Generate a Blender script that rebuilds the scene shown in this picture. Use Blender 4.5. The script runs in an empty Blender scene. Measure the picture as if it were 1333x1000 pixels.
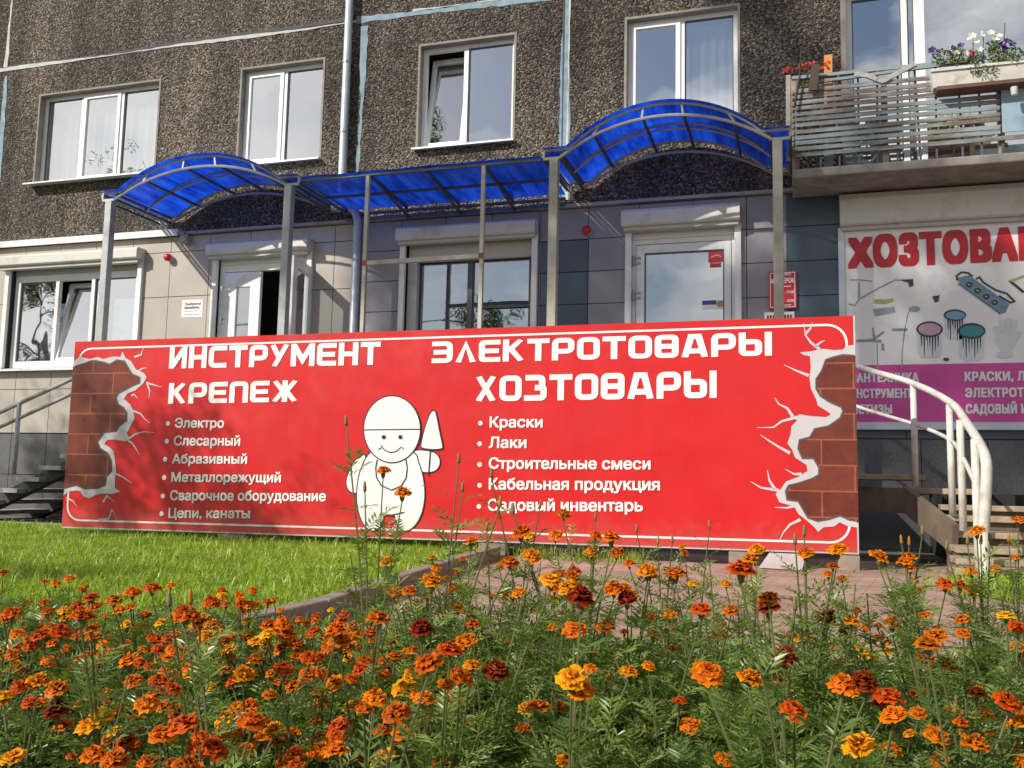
import bpy, bmesh, math, random
from mathutils import Vector, Matrix
from mathutils.geometry import tessellate_polygon
random.seed(7)
R = math.radians
S = bpy.context.scene
COL = S.collection
PI = math.pi

# ------------------------------------------------------------------ camera
F, PITCH, ROLL, YAW, CH = 1200.0, R(6.1752), R(1.2559), R(-17.4673), 0.62   # focal length in photo pixels (1333 wide)
fwd = Vector((math.sin(YAW)*math.cos(PITCH), math.cos(YAW)*math.cos(PITCH), math.sin(PITCH)))
rt0 = Vector((math.cos(YAW), -math.sin(YAW), 0)); up0 = rt0.cross(fwd)
RT = rt0*math.cos(ROLL) + up0*math.sin(ROLL)
UP = up0*math.cos(ROLL) - rt0*math.sin(ROLL)
cam_d = bpy.data.cameras.new('camera'); cam = bpy.data.objects.new('camera', cam_d); COL.objects.link(cam)
cam.matrix_world = Matrix(((RT.x, UP.x, -fwd.x, 0), (RT.y, UP.y, -fwd.y, 0), (RT.z, UP.z, -fwd.z, CH), (0, 0, 0, 1)))
cam_d.sensor_width = 36; cam_d.lens = 36*F/1333; cam_d.clip_start = 0.02; cam_d.clip_end = 500
S.camera = cam

# ------------------------------------------------------------------ sun, sky, exposure
SUN = Vector((0.8, 1.0, -0.85)).normalized()
sd = bpy.data.lights.new('sun', 'SUN'); sd.energy = 5.0; sd.angle = R(0.5); sd.color = (1.0, 0.95, 0.87)
so = bpy.data.objects.new('sun', sd); COL.objects.link(so)
so.rotation_euler = SUN.to_track_quat('-Z', 'Y').to_euler(); so.location = (-20, -25, 22)
W = bpy.data.worlds.new('World'); S.world = W; W.use_nodes = True
nt = W.node_tree; nt.nodes.clear()
def wn(t, **k):
    n = nt.nodes.new(t)
    for a, b in k.items(): setattr(n, a, b)
    return n
sky = wn('ShaderNodeTexSky', sky_type='NISHITA', sun_disc=False)
sky.sun_elevation = math.asin(-SUN.z); sky.sun_rotation = math.atan2(-SUN.x, -SUN.y); sky.air_density = 1.0; sky.dust_density = 0.6
tc = wn('ShaderNodeTexCoord'); mp = wn('ShaderNodeMapping'); mp.inputs['Scale'].default_value = (1, 1, 2.2)
ns = wn('ShaderNodeTexNoise'); ns.inputs['Scale'].default_value = 2.3; ns.inputs['Detail'].default_value = 9; ns.inputs['Roughness'].default_value = .55
rp = wn('ShaderNodeValToRGB'); rp.color_ramp.elements[0].position = .45; rp.color_ramp.elements[1].position = .60
mx = wn('ShaderNodeMix', data_type='RGBA')
mx.inputs[7].default_value = (13.5, 13.4, 13.4, 1)
bg = wn('ShaderNodeBackground'); bg.inputs['Strength'].default_value = 0.075
wo = wn('ShaderNodeOutputWorld'); L = nt.links.new
L(tc.outputs['Generated'], mp.inputs[0]); L(mp.outputs[0], ns.inputs['Vector']); L(ns.outputs['Fac'], rp.inputs[0])
L(rp.outputs[0], mx.inputs[0]); L(sky.outputs[0], mx.inputs[6]); L(mx.outputs[2], bg.inputs[0]); L(bg.outputs[0], wo.inputs[0])
S.view_settings.view_transform = 'Standard'; S.view_settings.look = 'None'; S.view_settings.exposure = 0.0; S.view_settings.gamma = 1

# ------------------------------------------------------------------ helpers: pixels of the photo -> points on real planes
def ray(u, v): return fwd + RT*((u-666.5)/F) + UP*((500-v)/F)
def at(u, v, Y):
    q = ray(u, v); q = q*(Y/q.y); return Vector((q.x, q.y, q.z+CH))
def az(u, v, z):
    q = ray(u, v); q = q*((z-CH)/q.z); return Vector((q.x, q.y, z))
def dep(u, v, d):
    q = ray(u, v)*d; return Vector((q.x, q.y, q.z+CH))

# ------------------------------------------------------------------ helpers: objects
ROOT = {}
def tag(o, label=None, cat=None, group=None, kind=None):
    if label: o['label'] = label
    if cat: o['category'] = cat
    if group: o['group'] = group
    if kind: o['kind'] = kind
    return o
def thing(name, loc=(0, 0, 0), rotz=0.0, label=None, cat=None, group=None):
    o = bpy.data.objects.new(name, None); COL.objects.link(o); o.empty_display_size = .2
    o.location = loc; o.rotation_euler = (0, 0, rotz)
    ROOT[o] = Matrix.Translation(Vector(loc)) @ Matrix.Rotation(rotz, 4, 'Z')
    return tag(o, label, cat, group)
def rootm(p):
    while p.parent: p = p.parent
    return ROOT.get(p, Matrix())
class MB:
    def __init__(s): s.v = []; s.f = []; s.c = None
    def add(s, vs, fs):
        n = len(s.v); s.v += [Vector(p) for p in vs]; s.f += [tuple(i+n for i in f) for f in fs]; return s
    def quad(s, a, b, c, d): return s.add((a, b, c, d), ((0, 1, 2, 3),))
    def box(s, x0, x1, y0, y1, z0, z1):
        return s.add([(x, y, z) for z in (z0, z1) for y in (y0, y1) for x in (x0, x1)],
                     ((0, 2, 3, 1), (4, 5, 7, 6), (0, 1, 5, 4), (2, 6, 7, 3), (0, 4, 6, 2), (1, 3, 7, 5)))
    def bar(s, p, q, w, h=None, up=(0, 0, 1)):
        p = Vector(p); q = Vector(q); h = h or w; d = (q-p).normalized(); up = Vector(up)
        if abs(d.dot(up)) > .98: up = Vector((0, 1, 0))
        a = d.cross(up).normalized()*w/2; b = a.cross(d).normalized()*h/2
        return s.add([c+i*a+j*b for c in (p, q) for j in (-1, 1) for i in (-1, 1)],
                     ((0, 1, 3, 2), (4, 6, 7, 5), (0, 4, 5, 1), (2, 3, 7, 6), (0, 2, 6, 4), (1, 5, 7, 3)))
    def tube(s, path, r, n=8, cap=True):
        path = [Vector(p) for p in path]; rs = r if isinstance(r, (list, tuple)) else [r]*len(path)
        t = (path[1]-path[0]).normalized(); u = t.orthogonal().normalized(); k = len(s.v)
        for i, p in enumerate(path):
            a = path[max(i-1, 0)]; b = path[min(i+1, len(path)-1)]; d = (b-a).normalized()
            u = (u-d*u.dot(d)).normalized(); w = d.cross(u)
            for j in range(n):
                g = 2*PI*j/n; s.v.append(p+(u*math.cos(g)+w*math.sin(g))*rs[i])
        for i in range(len(path)-1):
            for j in range(n):
                a = k+i*n+j; b = k+i*n+(j+1) % n; s.f.append((a, b, b+n, a+n))
        if cap:
            s.f.append(tuple(k+j for j in reversed(range(n)))); e = k+(len(path)-1)*n; s.f.append(tuple(e+j for j in range(n)))
        return s
    def lathe(s, c, prof, n=16):
        c = Vector(c); k = len(s.v)
        for r, z in prof:
            for j in range(n):
                g = 2*PI*j/n; s.v.append(c+Vector((r*math.cos(g), r*math.sin(g), z)))
        for i in range(len(prof)-1):
            for j in range(n):
                a = k+i*n+j; b = k+i*n+(j+1) % n; s.f.append((a, b, b+n, a+n))
        return s
    def poly(s, pts):          # planar polygon, any outline
        pts = [Vector(p) for p in pts]; tr = tessellate_polygon([pts])
        return s.add(pts, [tuple(t) for t in tr])
    def ribbon(s, pts, w, nrm=(0, -1, 0), taper=False, closed=False):    # flat painted line lying in a plane
        pts = [Vector(p) for p in pts]; nrm = Vector(nrm); n = len(pts); L_ = []; k = len(s.v)
        for i, p in enumerate(pts):
            if closed: d1 = (p-pts[i-1]).normalized(); d2 = (pts[(i+1) % n]-p).normalized()
            else:
                d1 = (p-pts[i-1]).normalized() if i else (pts[1]-p).normalized()
                d2 = (pts[i+1]-p).normalized() if i < n-1 else d1
            t = (d1+d2); t = t.normalized() if t.length > 1e-6 else d1
            o = nrm.cross(t).normalized(); c = max(.35, o.dot(nrm.cross(d1).normalized()))
            ww = w/2/c*((1-.85*i/(n-1)) if taper else 1)
            s.v += [p+o*ww, p-o*ww]
        for i in range(n if closed else n-1):
            a = k+2*i; b = k+2*((i+1) % n); s.f.append((a, a+1, b+1, b))
        return s
    def build(s, name, mat, parent=None, smooth=False, bevel=0, local=False, weld=False):
        m = bpy.data.meshes.new(name)
        vs = s.v
        if parent is not None and not local:
            inv = rootm(parent).inverted(); vs = [inv @ v for v in vs]
        m.from_pydata([tuple(v) for v in vs], [], s.f)
        if weld:
            bm = bmesh.new(); bm.from_mesh(m); bmesh.ops.remove_doubles(bm, verts=bm.verts, dist=1e-5); bm.to_mesh(m); bm.free()
        if s.c:
            ca = m.color_attributes.new('Col', 'FLOAT_COLOR', 'POINT')
            ca.data.foreach_set('color', [x for c in s.c for x in (*c, 1.0)])
        m.materials.append(mat)
        if smooth: m.shade_smooth()
        m.update()
        o = bpy.data.objects.new(name, m); COL.objects.link(o)
        if parent is not None: o.parent = parent
        if bevel:
            b = o.modifiers.new('bevel', 'BEVEL'); b.width = bevel; b.segments = 2; b.limit_method = 'ANGLE'
        return o

# ------------------------------------------------------------------ materials
MATS = {}
class N:                     # small node-tree writer
    def __init__(s, name):
        s.m = bpy.data.materials.new(name); s.m.use_nodes = True; s.t = s.m.node_tree; s.t.nodes.clear()
        s.o = s.n('ShaderNodeOutputMaterial'); s.tc = s.n('ShaderNodeTexCoord')
    def n(s, t, **k):
        x = s.t.nodes.new(t)
        for a, b in k.items():
            if a[0] == '_': x.inputs[a[1:].replace('_', ' ')].default_value = b
            else: setattr(x, a, b)
        return x
    def l(s, a, b): s.t.links.new(a, b)
    def noise(s, scale, detail=4, rough=.55, vec=None, out='Fac'):
        x = s.n('ShaderNodeTexNoise', _Scale=scale, _Detail=detail, _Roughness=rough); s.l(vec or s.tc.outputs['Object'], x.inputs['Vector']); return x.outputs[out]
    def ramp(s, fac, stops):
        x = s.n('ShaderNodeValToRGB'); e = x.color_ramp.elements
        while len(e) < len(stops): e.new(.5)
        for i, (p, c) in enumerate(stops): e[i].position = p; e[i].color = (*c, 1) if len(c) == 3 else c
        s.l(fac, x.inputs[0]); return x.outputs[0]
    def mix(s, fac, a, b, blend='MIX'):
        x = s.n('ShaderNodeMix', data_type='RGBA', blend_type=blend)
        for i, val in ((0, fac), (6, a), (7, b)):
            if hasattr(val, 'links') or hasattr(val, 'is_linked'): s.l(val, x.inputs[i])
            else: x.inputs[i].default_value = val if i == 0 else (*val, 1)
        return x.outputs[2]
    def bump(s, h, strength=.3, dist=.01):
        x = s.n('ShaderNodeBump', _Strength=strength, _Distance=dist); s.l(h, x.inputs['Height']); return x.outputs[0]
    def pbr(s, col, rough=.6, metal=0, nrm=None, spec=.5, **k):
        x = s.n('ShaderNodeBsdfPrincipled')
        for nm, val in (('Base Color', col), ('Roughness', rough), ('Metallic', metal), ('Normal', nrm), ('Specular IOR Level', spec)):
            if val is None: continue
            if hasattr(val, 'is_linked'): s.l(val, x.inputs[nm])
            else: x.inputs[nm].default_value = (*val, 1) if nm == 'Base Color' else val
        for a, b in k.items(): x.inputs[a.replace('_', ' ')].default_value = b
        return x.outputs[0]
    def out(s, sh): s.l(sh, s.o.inputs[0]); return s.m
def M(name, col, rough=.6, metal=0, var=.15, vs=3.0, bump=0, bs=60, spec=.5, dirt=None, ds=1.2):
    if name in MATS: return MATS[name]
    a = N(name)
    c = a.mix(a.ramp(a.noise(vs, 6), [(.3, (0, 0, 0)), (.7, (1, 1, 1))]), tuple(x*(1-var) for x in col), tuple(min(1, x*(1+var)) for x in col))
    if dirt:
        f = a.ramp(a.noise(ds, 8, .65), [(.52, (0, 0, 0)), (.68, (.75, .75, .75))]); c = a.mix(f, c, dirt)
    nr = a.bump(a.noise(bs, 5), bump, .004) if bump else None
    MATS[name] = a.out(a.pbr(c, rough, metal, nr, spec)); return MATS[name]

def m_pebble():
    a = N('pebble_dash')
    wv = a.n('ShaderNodeMapping', _Scale=(1, 1, 1.12)); a.l(a.tc.outputs['Object'], wv.inputs[0])
    nz = a.n('ShaderNodeTexNoise', _Scale=14., _Detail=2.); a.l(wv.outputs[0], nz.inputs['Vector'])
    dv = a.mix(.035, (0, 0, 0), (0, 0, 0)); vm = a.n('ShaderNodeVectorMath', operation='MULTIPLY_ADD')
    a.l(nz.outputs['Color'], vm.inputs[0]); vm.inputs[1].default_value = (.05, .05, .05); a.l(wv.outputs[0], vm.inputs[2])
    v = a.n('ShaderNodeTexVoronoi', _Scale=40.); v.inputs['Randomness'].default_value = 1; a.l(vm.outputs[0], v.inputs['Vector'])
    v2 = a.n('ShaderNodeTexVoronoi', _Scale=61.); a.l(vm.outputs[0], v2.inputs['Vector'])
    sp = a.n('ShaderNodeSeparateColor'); a.l(v.outputs['Color'], sp.inputs[0])
    col = a.ramp(sp.outputs[0], [(0, (.10, .084, .068)), (.35, (.17, .142, .117)), (.7, (.245, .207, .172)), (1, (.46, .40, .34))])
    crevice = a.ramp(v.outputs['Distance'], [(.45, (0, 0, 0)), (.75, (1, 1, 1))])  # shade in the crevices between pebbles, put into the colour
    col = a.mix(crevice, col, (.045, .04, .034))
    st = a.n('ShaderNodeMapping', _Scale=(1.3, 1.3, .28)); a.l(a.tc.outputs['Object'], st.inputs[0])
    big = a.ramp(a.noise(.9, 7, .6, st.outputs[0]), [(.34, (.48, .46, .43)), (.60, (1.05, 1.03, 1.0))])
    col = a.mix(1.0, col, big, 'MULTIPLY')
    sm = a.n('ShaderNodeMapping', _Scale=(2.6, 2.6, .16)); a.l(a.tc.outputs['Object'], sm.inputs[0])
    col = a.mix(1.0, col, a.ramp(a.noise(1.3, 6, .6, sm.outputs[0]), [(.50, (1, 1, 1)), (.72, (.62, .61, .60))]), 'MULTIPLY')
    pn = a.n('ShaderNodeTexNoise', _Scale=.23, _Detail=2.); a.l(a.tc.outputs['Object'], pn.inputs['Vector'])
    col = a.mix(1.0, col, a.ramp(pn.outputs['Fac'], [(.38, (.78, .77, .76)), (.6, (1.12, 1.1, 1.08))]), 'MULTIPLY')
    h = a.n('ShaderNodeMath', operation='MULTIPLY_ADD'); a.l(v.outputs['Distance'], h.inputs[0]); h.inputs[1].default_value = -1.0
    h2 = a.n('ShaderNodeMath', operation='MULTIPLY'); a.l(v2.outputs['Distance'], h2.inputs[0]); h2.inputs[1].default_value = -.35; a.l(h2.outputs[0], h.inputs[2])
    return a.out(a.pbr(col, .8, 0, a.bump(h.outputs[0], 1.0, .030), .3))
PEB = m_pebble()

def m_glass(name, tint=(.02, .03, .035), refl=.35, alpha=.55):
    a = N(name)
    gl = a.n('ShaderNodeBsdfGlossy', _Color=(1, 1, 1, 1), _Roughness=.015); tr = a.n('ShaderNodeBsdfTransparent', _Color=(.75, .8, .82, 1))
    wob = a.bump(a.noise(1.1, 2), .10, .05); a.l(wob, gl.inputs['Normal'])
    mxs = a.n('ShaderNodeMixShader', _Fac=refl); a.l(tr.outputs[0], mxs.inputs[1]); a.l(gl.outputs[0], mxs.inputs[2])
    return a.out(mxs.outputs[0])
GLASS = m_glass('window_glass', refl=.68)
GLASS2 = m_glass('shop_glass', refl=.50)

def m_poly():
    a = N('blue_polycarbonate')
    wv = a.n('ShaderNodeTexWave', _Scale=42., wave_type='BANDS', bands_direction='X'); wv.inputs['Distortion'].default_value = .6
    a.l(a.tc.outputs['Object'], wv.inputs['Vector'])
    d = a.noise(3.2, 6)
    st_ = a.n('ShaderNodeMapping', _Scale=(5., .7, 1.)); a.l(a.tc.outputs['Object'], st_.inputs[0])
    d2 = a.noise(2.0, 7, .65, st_.outputs[0])
    cc = a.mix(a.ramp(d2, [(.35, (0, 0, 0)), (.68, (1, 1, 1))]), (.003, .020, .34), (.014, .115, .92))
    tl = a.n('ShaderNodeBsdfTranslucent'); a.l(cc, tl.inputs[0])
    tr = a.n('ShaderNodeBsdfTransparent', _Color=(.012, .085, .52, 1))
    df = a.n('ShaderNodeBsdfDiffuse'); a.l(cc, df.inputs[0])
    gl = a.n('ShaderNodeBsdfGlossy', _Color=(.75, .85, 1, 1), _Roughness=.16)
    a.l(a.bump(wv.outputs['Fac'], .12, .004), gl.inputs['Normal'])
    m1 = a.n('ShaderNodeMixShader', _Fac=.22); a.l(tl.outputs[0], m1.inputs[1]); a.l(tr.outputs[0], m1.inputs[2])
    m2 = a.n('ShaderNodeMixShader', _Fac=.10); a.l(m1.outputs[0], m2.inputs[1]); a.l(df.outputs[0], m2.inputs[2])
    fr = a.n('ShaderNodeFresnel', _IOR=1.4)
    m3 = a.n('ShaderNodeMixShader'); a.l(fr.outputs[0], m3.inputs[0]); a.l(m2.outputs[0], m3.inputs[1]); a.l(gl.outputs[0], m3.inputs[2])
    return a.out(m3.outputs[0])
POLYC = m_poly()

def m_leaf(name, c1, c2, tr=.35, rough=.45, sc=9.):
    a = N(name)
    oi = a.n('ShaderNodeObjectInfo'); n1 = a.noise(sc, 3)
    ad = a.n('ShaderNodeMath', operation='MULTIPLY_ADD'); a.l(oi.outputs['Random'], ad.inputs[0]); ad.inputs[1].default_value = .35; a.l(n1, ad.inputs[2])
    c = a.ramp(ad.outputs[0], [(.4, c1), (.95, c2)])
    p = a.pbr(c, rough, 0, None, .55)
    t = a.n('ShaderNodeBsdfTranslucent'); g = a.mix(1.0, c, (1.15, 1.25, .55), 'MULTIPLY'); a.l(g, t.inputs[0])
    m = a.n('ShaderNodeMixShader', _Fac=tr); a.l(p, m.inputs[1]); a.l(t.outputs[0], m.inputs[2])
    return a.out(m.outputs[0])
LEAF = m_leaf('marigold_leaf', (.075, .135, .024), (.25, .345, .075), .36, .36)
STEM = m_leaf('marigold_stem', (.09, .13, .035), (.16, .15, .06), .1)
GRASS = m_leaf('grass_blade', (.17, .30, .025), (.47, .60, .08), .42, .40, 2.2)
TREELEAF = m_leaf('tree_leaf', (.035, .075, .014), (.075, .13, .024), .3)
BUDM = M('bud_husk', (.20, .16, .05), .6, var=.35, vs=90)
def m_petal():
    a = N('marigold_petal')
    at_ = a.n('ShaderNodeAttribute', attribute_name='Col'); oi = a.n('ShaderNodeObjectInfo')
    hs = a.n('ShaderNodeHueSaturation'); ma = a.n('ShaderNodeMath', operation='MULTIPLY_ADD'); a.l(oi.outputs['Random'], ma.inputs[0]); ma.inputs[1].default_value = .026; ma.inputs[2].default_value = .498
    a.l(ma.outputs[0], hs.inputs['Hue']); hs.inputs['Saturation'].default_value = 1.05; a.l(at_.outputs['Color'], hs.inputs['Color'])
    p = a.pbr(hs.outputs[0], .55, 0, None, .25)
    t = a.n('ShaderNodeBsdfTranslucent'); a.l(hs.outputs[0], t.inputs[0])
    m = a.n('ShaderNodeMixShader', _Fac=.35); a.l(p, m.inputs[1]); a.l(t.outputs[0], m.inputs[2])
    return a.out(m.outputs[0])
PETAL = m_petal()

def m_brick():
    a = N('printed_bricks')
    sx = a.n('ShaderNodeSeparateXYZ'); a.l(a.tc.outputs['Object'], sx.inputs[0])
    cx = a.n('ShaderNodeCombineXYZ'); a.l(sx.outputs[0], cx.inputs[0]); a.l(sx.outputs[2], cx.inputs[1])
    b = a.n('ShaderNodeTexBrick', _Scale=1.0); b.inputs['Brick Width'].default_value = .50; b.inputs['Row Height'].default_value = .205
    b.inputs['Mortar Size'].default_value = .007; b.inputs['Mortar Smooth'].default_value = .3; b.inputs['Bias'].default_value = 0
    b.inputs['Color1'].default_value = (.15, .030, .018, 1); b.inputs['Color2'].default_value = (.20, .045, .026, 1); b.inputs['Mortar'].default_value = (.34, .12, .055, 1)
    a.l(cx.outputs[0], b.inputs['Vector'])
    c = a.mix(1.0, b.outputs['Color'], a.ramp(a.noise(4, 7, .65), [(.3, (.55, .5, .5)), (.7, (1.15, 1.1, 1.05))]), 'MULTIPLY')
    return a.out(a.pbr(c, .32, 0, None, .45))
def m_vinyl(name, col):
    a = N(name)
    c = a.mix(a.ramp(a.noise(2.2, 7, .6), [(.35, (0, 0, 0)), (.7, (1, 1, 1))]), tuple(x*.94 for x in col), tuple(min(1, x*1.05) for x in col))
    w = a.n('ShaderNodeMapping', _Scale=(1.1, 1, .4)); a.l(a.tc.outputs['Object'], w.inputs[0])
    sx = a.n('ShaderNodeSeparateXYZ'); a.l(a.tc.outputs['Object'], sx.inputs[0])
    du = a.n('ShaderNodeMath', operation='MULTIPLY_ADD'); a.l(a.noise(7, 7, .7), du.inputs[0]); du.inputs[1].default_value = .55; a.l(sx.outputs[2], du.inputs[2])
    c = a.mix(a.ramp(du.outputs[0], [(.30, (.38, .38, .38)), (.62, (0, 0, 0))]), c, (.24, .19, .15))
    c = a.mix(a.ramp(a.noise(38, 8, .7), [(.60, (0, 0, 0)), (.78, (.25, .25, .25))]), c, (.30, .22, .18))
    return a.out(a.pbr(c, a.ramp(a.noise(3, 6), [(.3, (.24, .24, .24)), (.7, (.42, .42, .42))]), 0, a.bump(a.noise(1.5, 3, .5, w.outputs[0]), .5, .03), .5))
RED = m_vinyl('red_vinyl', (.60, .012, .014)); WHITE_V = m_vinyl('white_vinyl', (.84, .82, .78)); GREY_V = m_vinyl('grey_vinyl', (.56, .53, .54)); BLACK_V = m_vinyl('black_vinyl', (.03, .03, .035))
BRICKP = m_brick()
PVC = M('white_pvc', (.78, .78, .77), .35, var=.04, dirt=(.55, .54, .52), ds=2.0)
PVCG = M('beige_pvc', (.50, .48, .44), .45, var=.08, dirt=(.36, .34, .30), ds=3)
CONC = M('rough_concrete', (.30, .275, .24), .85, var=.25, vs=6, bump=.5, bs=40, dirt=(.17, .155, .13), ds=2.5)
STEEL = M('grey_painted_steel', (.36, .37, .37), .45, .2, var=.12, vs=7, dirt=(.24, .23, .21), ds=3)
STEELB = M('beige_painted_steel', (.42, .40, .33), .45, .1, var=.12, vs=7, dirt=(.30, .25, .18), ds=3)
DSTEEL = M('dark_steel', (.10, .11, .13), .5, .3, var=.2, vs=8)
DARK = M('dark_room', (.02, .022, .025), .9, var=.3)
WHITEM = M('white_enamel', (.60, .585, .53), .38, var=.10, vs=9, dirt=(.36, .29, .20), ds=7, bump=.15, bs=30)
REDP = M('red_plastic', (.55, .02, .025), .3, var=.05)
WOOD = M('grey_timber', (.30, .235, .17), .8, var=.3, vs=9, bump=.4, bs=25, dirt=(.17, .14, .11), ds=4)
STAIRC = M('stair_concrete', (.36, .34, .32), .85, var=.2, vs=8, bump=.4, bs=50)
# ================================================================== GROUND
def sheet(name, pts, z, mat, th=.05):
    b = MB(); n = len(pts)
    b.poly([(x, y, z) for x, y in pts])
    o = b.build(name, mat); tag(o, kind='structure'); return o
def m_ground(name, c1, c2, c3, sc, bump, bs):
    a = N(name)
    c = a.ramp(a.noise(sc, 9, .65), [(.3, c1), (.55, c2), (.75, c3)])
    return a.out(a.pbr(c, .95, 0, a.bump(a.noise(bs, 6), bump, .02), .2))
SOIL = m_ground('soil', (.030, .022, .015), (.06, .045, .03), (.10, .08, .055), 8, .9, 35)
TURF = m_ground('turf_soil', (.035, .055, .012), (.06, .095, .02), (.10, .13, .03), 6, .9, 50)
EARTH = m_ground('far_ground', (.10, .095, .08), (.14, .13, .11), (.18, .17, .15), 2, .5, 20)
def m_paver():
    a = N('pink_paver')
    mp_ = a.n('ShaderNodeMapping'); mp_.inputs['Rotation'].default_value = (0, 0, R(8)); a.l(a.tc.outputs['Object'], mp_.inputs[0])
    b = a.n('ShaderNodeTexBrick', _Scale=1.0); b.inputs['Brick Width'].default_value = .2; b.inputs['Row Height'].default_value = .1
    b.inputs['Mortar Size'].default_value = .004; b.inputs['Mortar Smooth'].default_value = .4
    b.inputs['Color1'].default_value = (.36, .235, .19, 1); b.inputs['Color2'].default_value = (.46, .32, .265, 1); b.inputs['Mortar'].default_value = (.20, .14, .11, 1)
    a.l(mp_.outputs[0], b.inputs['Vector'])
    c = a.mix(1., b.outputs['Color'], a.ramp(a.noise(1.6, 8, .65), [(.3, (.72, .70, .68)), (.65, (1.08, 1.06, 1.05))]), 'MULTIPLY')
    c = a.mix(a.ramp(a.noise(60, 5), [(.55, (0, 0, 0)), (.75, (.5, .5, .5))]), c, (.22, .17, .13))
    return a.out(a.pbr(c, .9, 0, a.bump(b.outputs['Fac'], -.4, .006), .25))
sheet('ground', [(-150, -150), (150, -150), (150, 10.9), (-150, 10.9)], -.008, EARTH)
sheet('lawn', [(-40, 2.3), (-2.06, 2.3), (-2.06, 3.7), (-2.36, 6.1), (-2.5, 8.6), (-40, 8.6)], 0, TURF)
sheet('flower_bed', [(-7, .2), (6, .2), (6, 2.75), (-1.95, 2.75), (-1.98, 2.296), (-7, 2.296)], .012, SOIL)
sheet('pavement', [(-1.98, 2.754), (9, 2.754), (9, 8.9), (-2.38, 8.9), (-2.28, 6.1), (-1.98, 3.7)], .004, m_paver())
b = MB()
for p, q in (((-2.02, 2.5), (-2.02, 3.69)), ((-2.02, 3.69), (-2.32, 6.1)), ((-2.32, 6.1), (-2.44, 7.4))):
    b.bar((*p, .035), (*q, .035), .09, .13)
tag(b.build('kerb', M('kerb_stone', (.26, .20, .17), .9, var=.25, vs=12, bump=.5, bs=60), bevel=.012), kind='structure')

# ================================================================== BUILDING
bld = thing('apartment_building', (-4, 11, 0), 0, 'long apartment building with pebble dashed upper wall and tiled shop fronts below', 'building')
YW, YC = 11.0, 10.95
ZH, ZS = 6.49, 5.05
def wall_grid(mb, x0, x1, z0, z1, Y, holes, depth):
    xs = sorted({x0, x1, *[h[0] for h in holes], *[h[1] for h in holes]}); zs = sorted({z0, z1, *[h[2] for h in holes], *[h[3] for h in holes]})
    xs = [x for x in xs if x0 <= x <= x1]; zs = [z for z in zs if z0 <= z <= z1]
    for i in range(len(xs)-1):
        for j in range(len(zs)-1):
            cx, cz = (xs[i]+xs[i+1])/2, (zs[j]+zs[j+1])/2
            if any(h[0] < cx < h[1] and h[2] < cz < h[3] for h in holes): continue
            mb.quad((xs[i], Y, zs[j]), (xs[i+1], Y, zs[j]), (xs[i+1], Y, zs[j+1]), (xs[i], Y, zs[j+1]))
    for a, b_, c, d in holes:
        e = Y+depth
        mb.quad((a, Y, c), (a, e, c), (a, e, d), (a, Y, d)); mb.quad((b_, Y, c), (b_, Y, d), (b_, e, d), (b_, e, c))
        mb.quad((a, Y, d), (a, e, d), (b_, e, d), (b_, Y, d)); mb.quad((a, Y, c), (b_, Y, c), (b_, e, c), (a, e, c))
WIN = [(-11.29, -9.08), (-7.65, -6.34), (-4.86, -3.53), (-2.04, -.68)]
g = .03
up_holes = [(a-g, b_+g, ZS-.02, ZH+g) for a, b_ in WIN] + [(.50, 3.35, 4.12, ZH+g)]
mb = MB(); wall_grid(mb, -22, 14, 4.06, 16, YW, up_holes, .30)
mb.build('upper_wall', PEB, bld)
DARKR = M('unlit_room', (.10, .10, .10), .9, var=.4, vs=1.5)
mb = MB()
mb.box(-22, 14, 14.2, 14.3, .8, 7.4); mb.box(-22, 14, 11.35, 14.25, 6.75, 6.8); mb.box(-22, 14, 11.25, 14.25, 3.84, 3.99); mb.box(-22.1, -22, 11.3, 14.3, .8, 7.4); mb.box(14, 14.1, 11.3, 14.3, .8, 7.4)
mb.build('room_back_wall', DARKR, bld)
# neighbouring storeys: the window above and beyond the frame keep the facade regular
# sealed joints between the wall panels
def seam(name, mat, p, q, w, off, seed, amp=.35):
    rnd = random.Random(seed); p = Vector(p); q = Vector(q); n = max(8, int((q-p).length/.11)); d = (q-p).normalized(); s = Vector((0, -1, 0)).cross(d)
    m = MB(); ph = rnd.random()*9
    for i in range(n+1):
        c = p+(q-p)*(i/n); e1 = w/2*(1+amp*(rnd.random()-.5)+amp*math.sin(ph+i*.21)); e2 = w/2*(1+amp*(rnd.random()-.5)+amp*math.cos(ph+i*.16))
        m.v += [c+s*e1+Vector((0, -off, 0)), c-s*e2+Vector((0, -off, 0))]
        if i: k = 2*i-2; m.f.append((k, k+1, k+3, k+2))
    return m.build(name, mat, bld)
SEAL_W = M('white_sealant', (.50, .50, .46), .8, var=.25, vs=6, dirt=(.25, .23, .2), ds=3)
SEAL_B = M('blue_sealant', (.19, .28, .34), .7, var=.3, vs=7, dirt=(.12, .14, .15), ds=3)
SEAL_D = M('dark_sealant', (.055, .06, .065), .8, var=.3)
ZJ = 6.98
seam('panel_joint', SEAL_D, (-12.0, YW, ZJ+.035), (-5.9, YW, ZJ+.05), .07, .005, 1)
seam('panel_joint', SEAL_W, (-14.5, YW, ZJ+.05), (-5.85, YW, ZJ-.0), .036, .009, 2, .7)
seam('panel_joint', SEAL_B, (-5.85, YW, ZJ), (6, YW, ZJ-.02), .10, .005, 3, .5)
seam('panel_joint', SEAL_W, (-5.0, YW, ZJ+.03), (6, YW, ZJ+.02), .035, .009, 13, .9)
seam('panel_joint', SEAL_B, (-5.73, YW, 4.2), (-5.73, YW, 6.9), .085, .005, 4, .7)
seam('panel_joint', SEAL_B, (-2.83, YW, 4.2), (-2.83, YW, 9), .115, .005, 5, .3)
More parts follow.
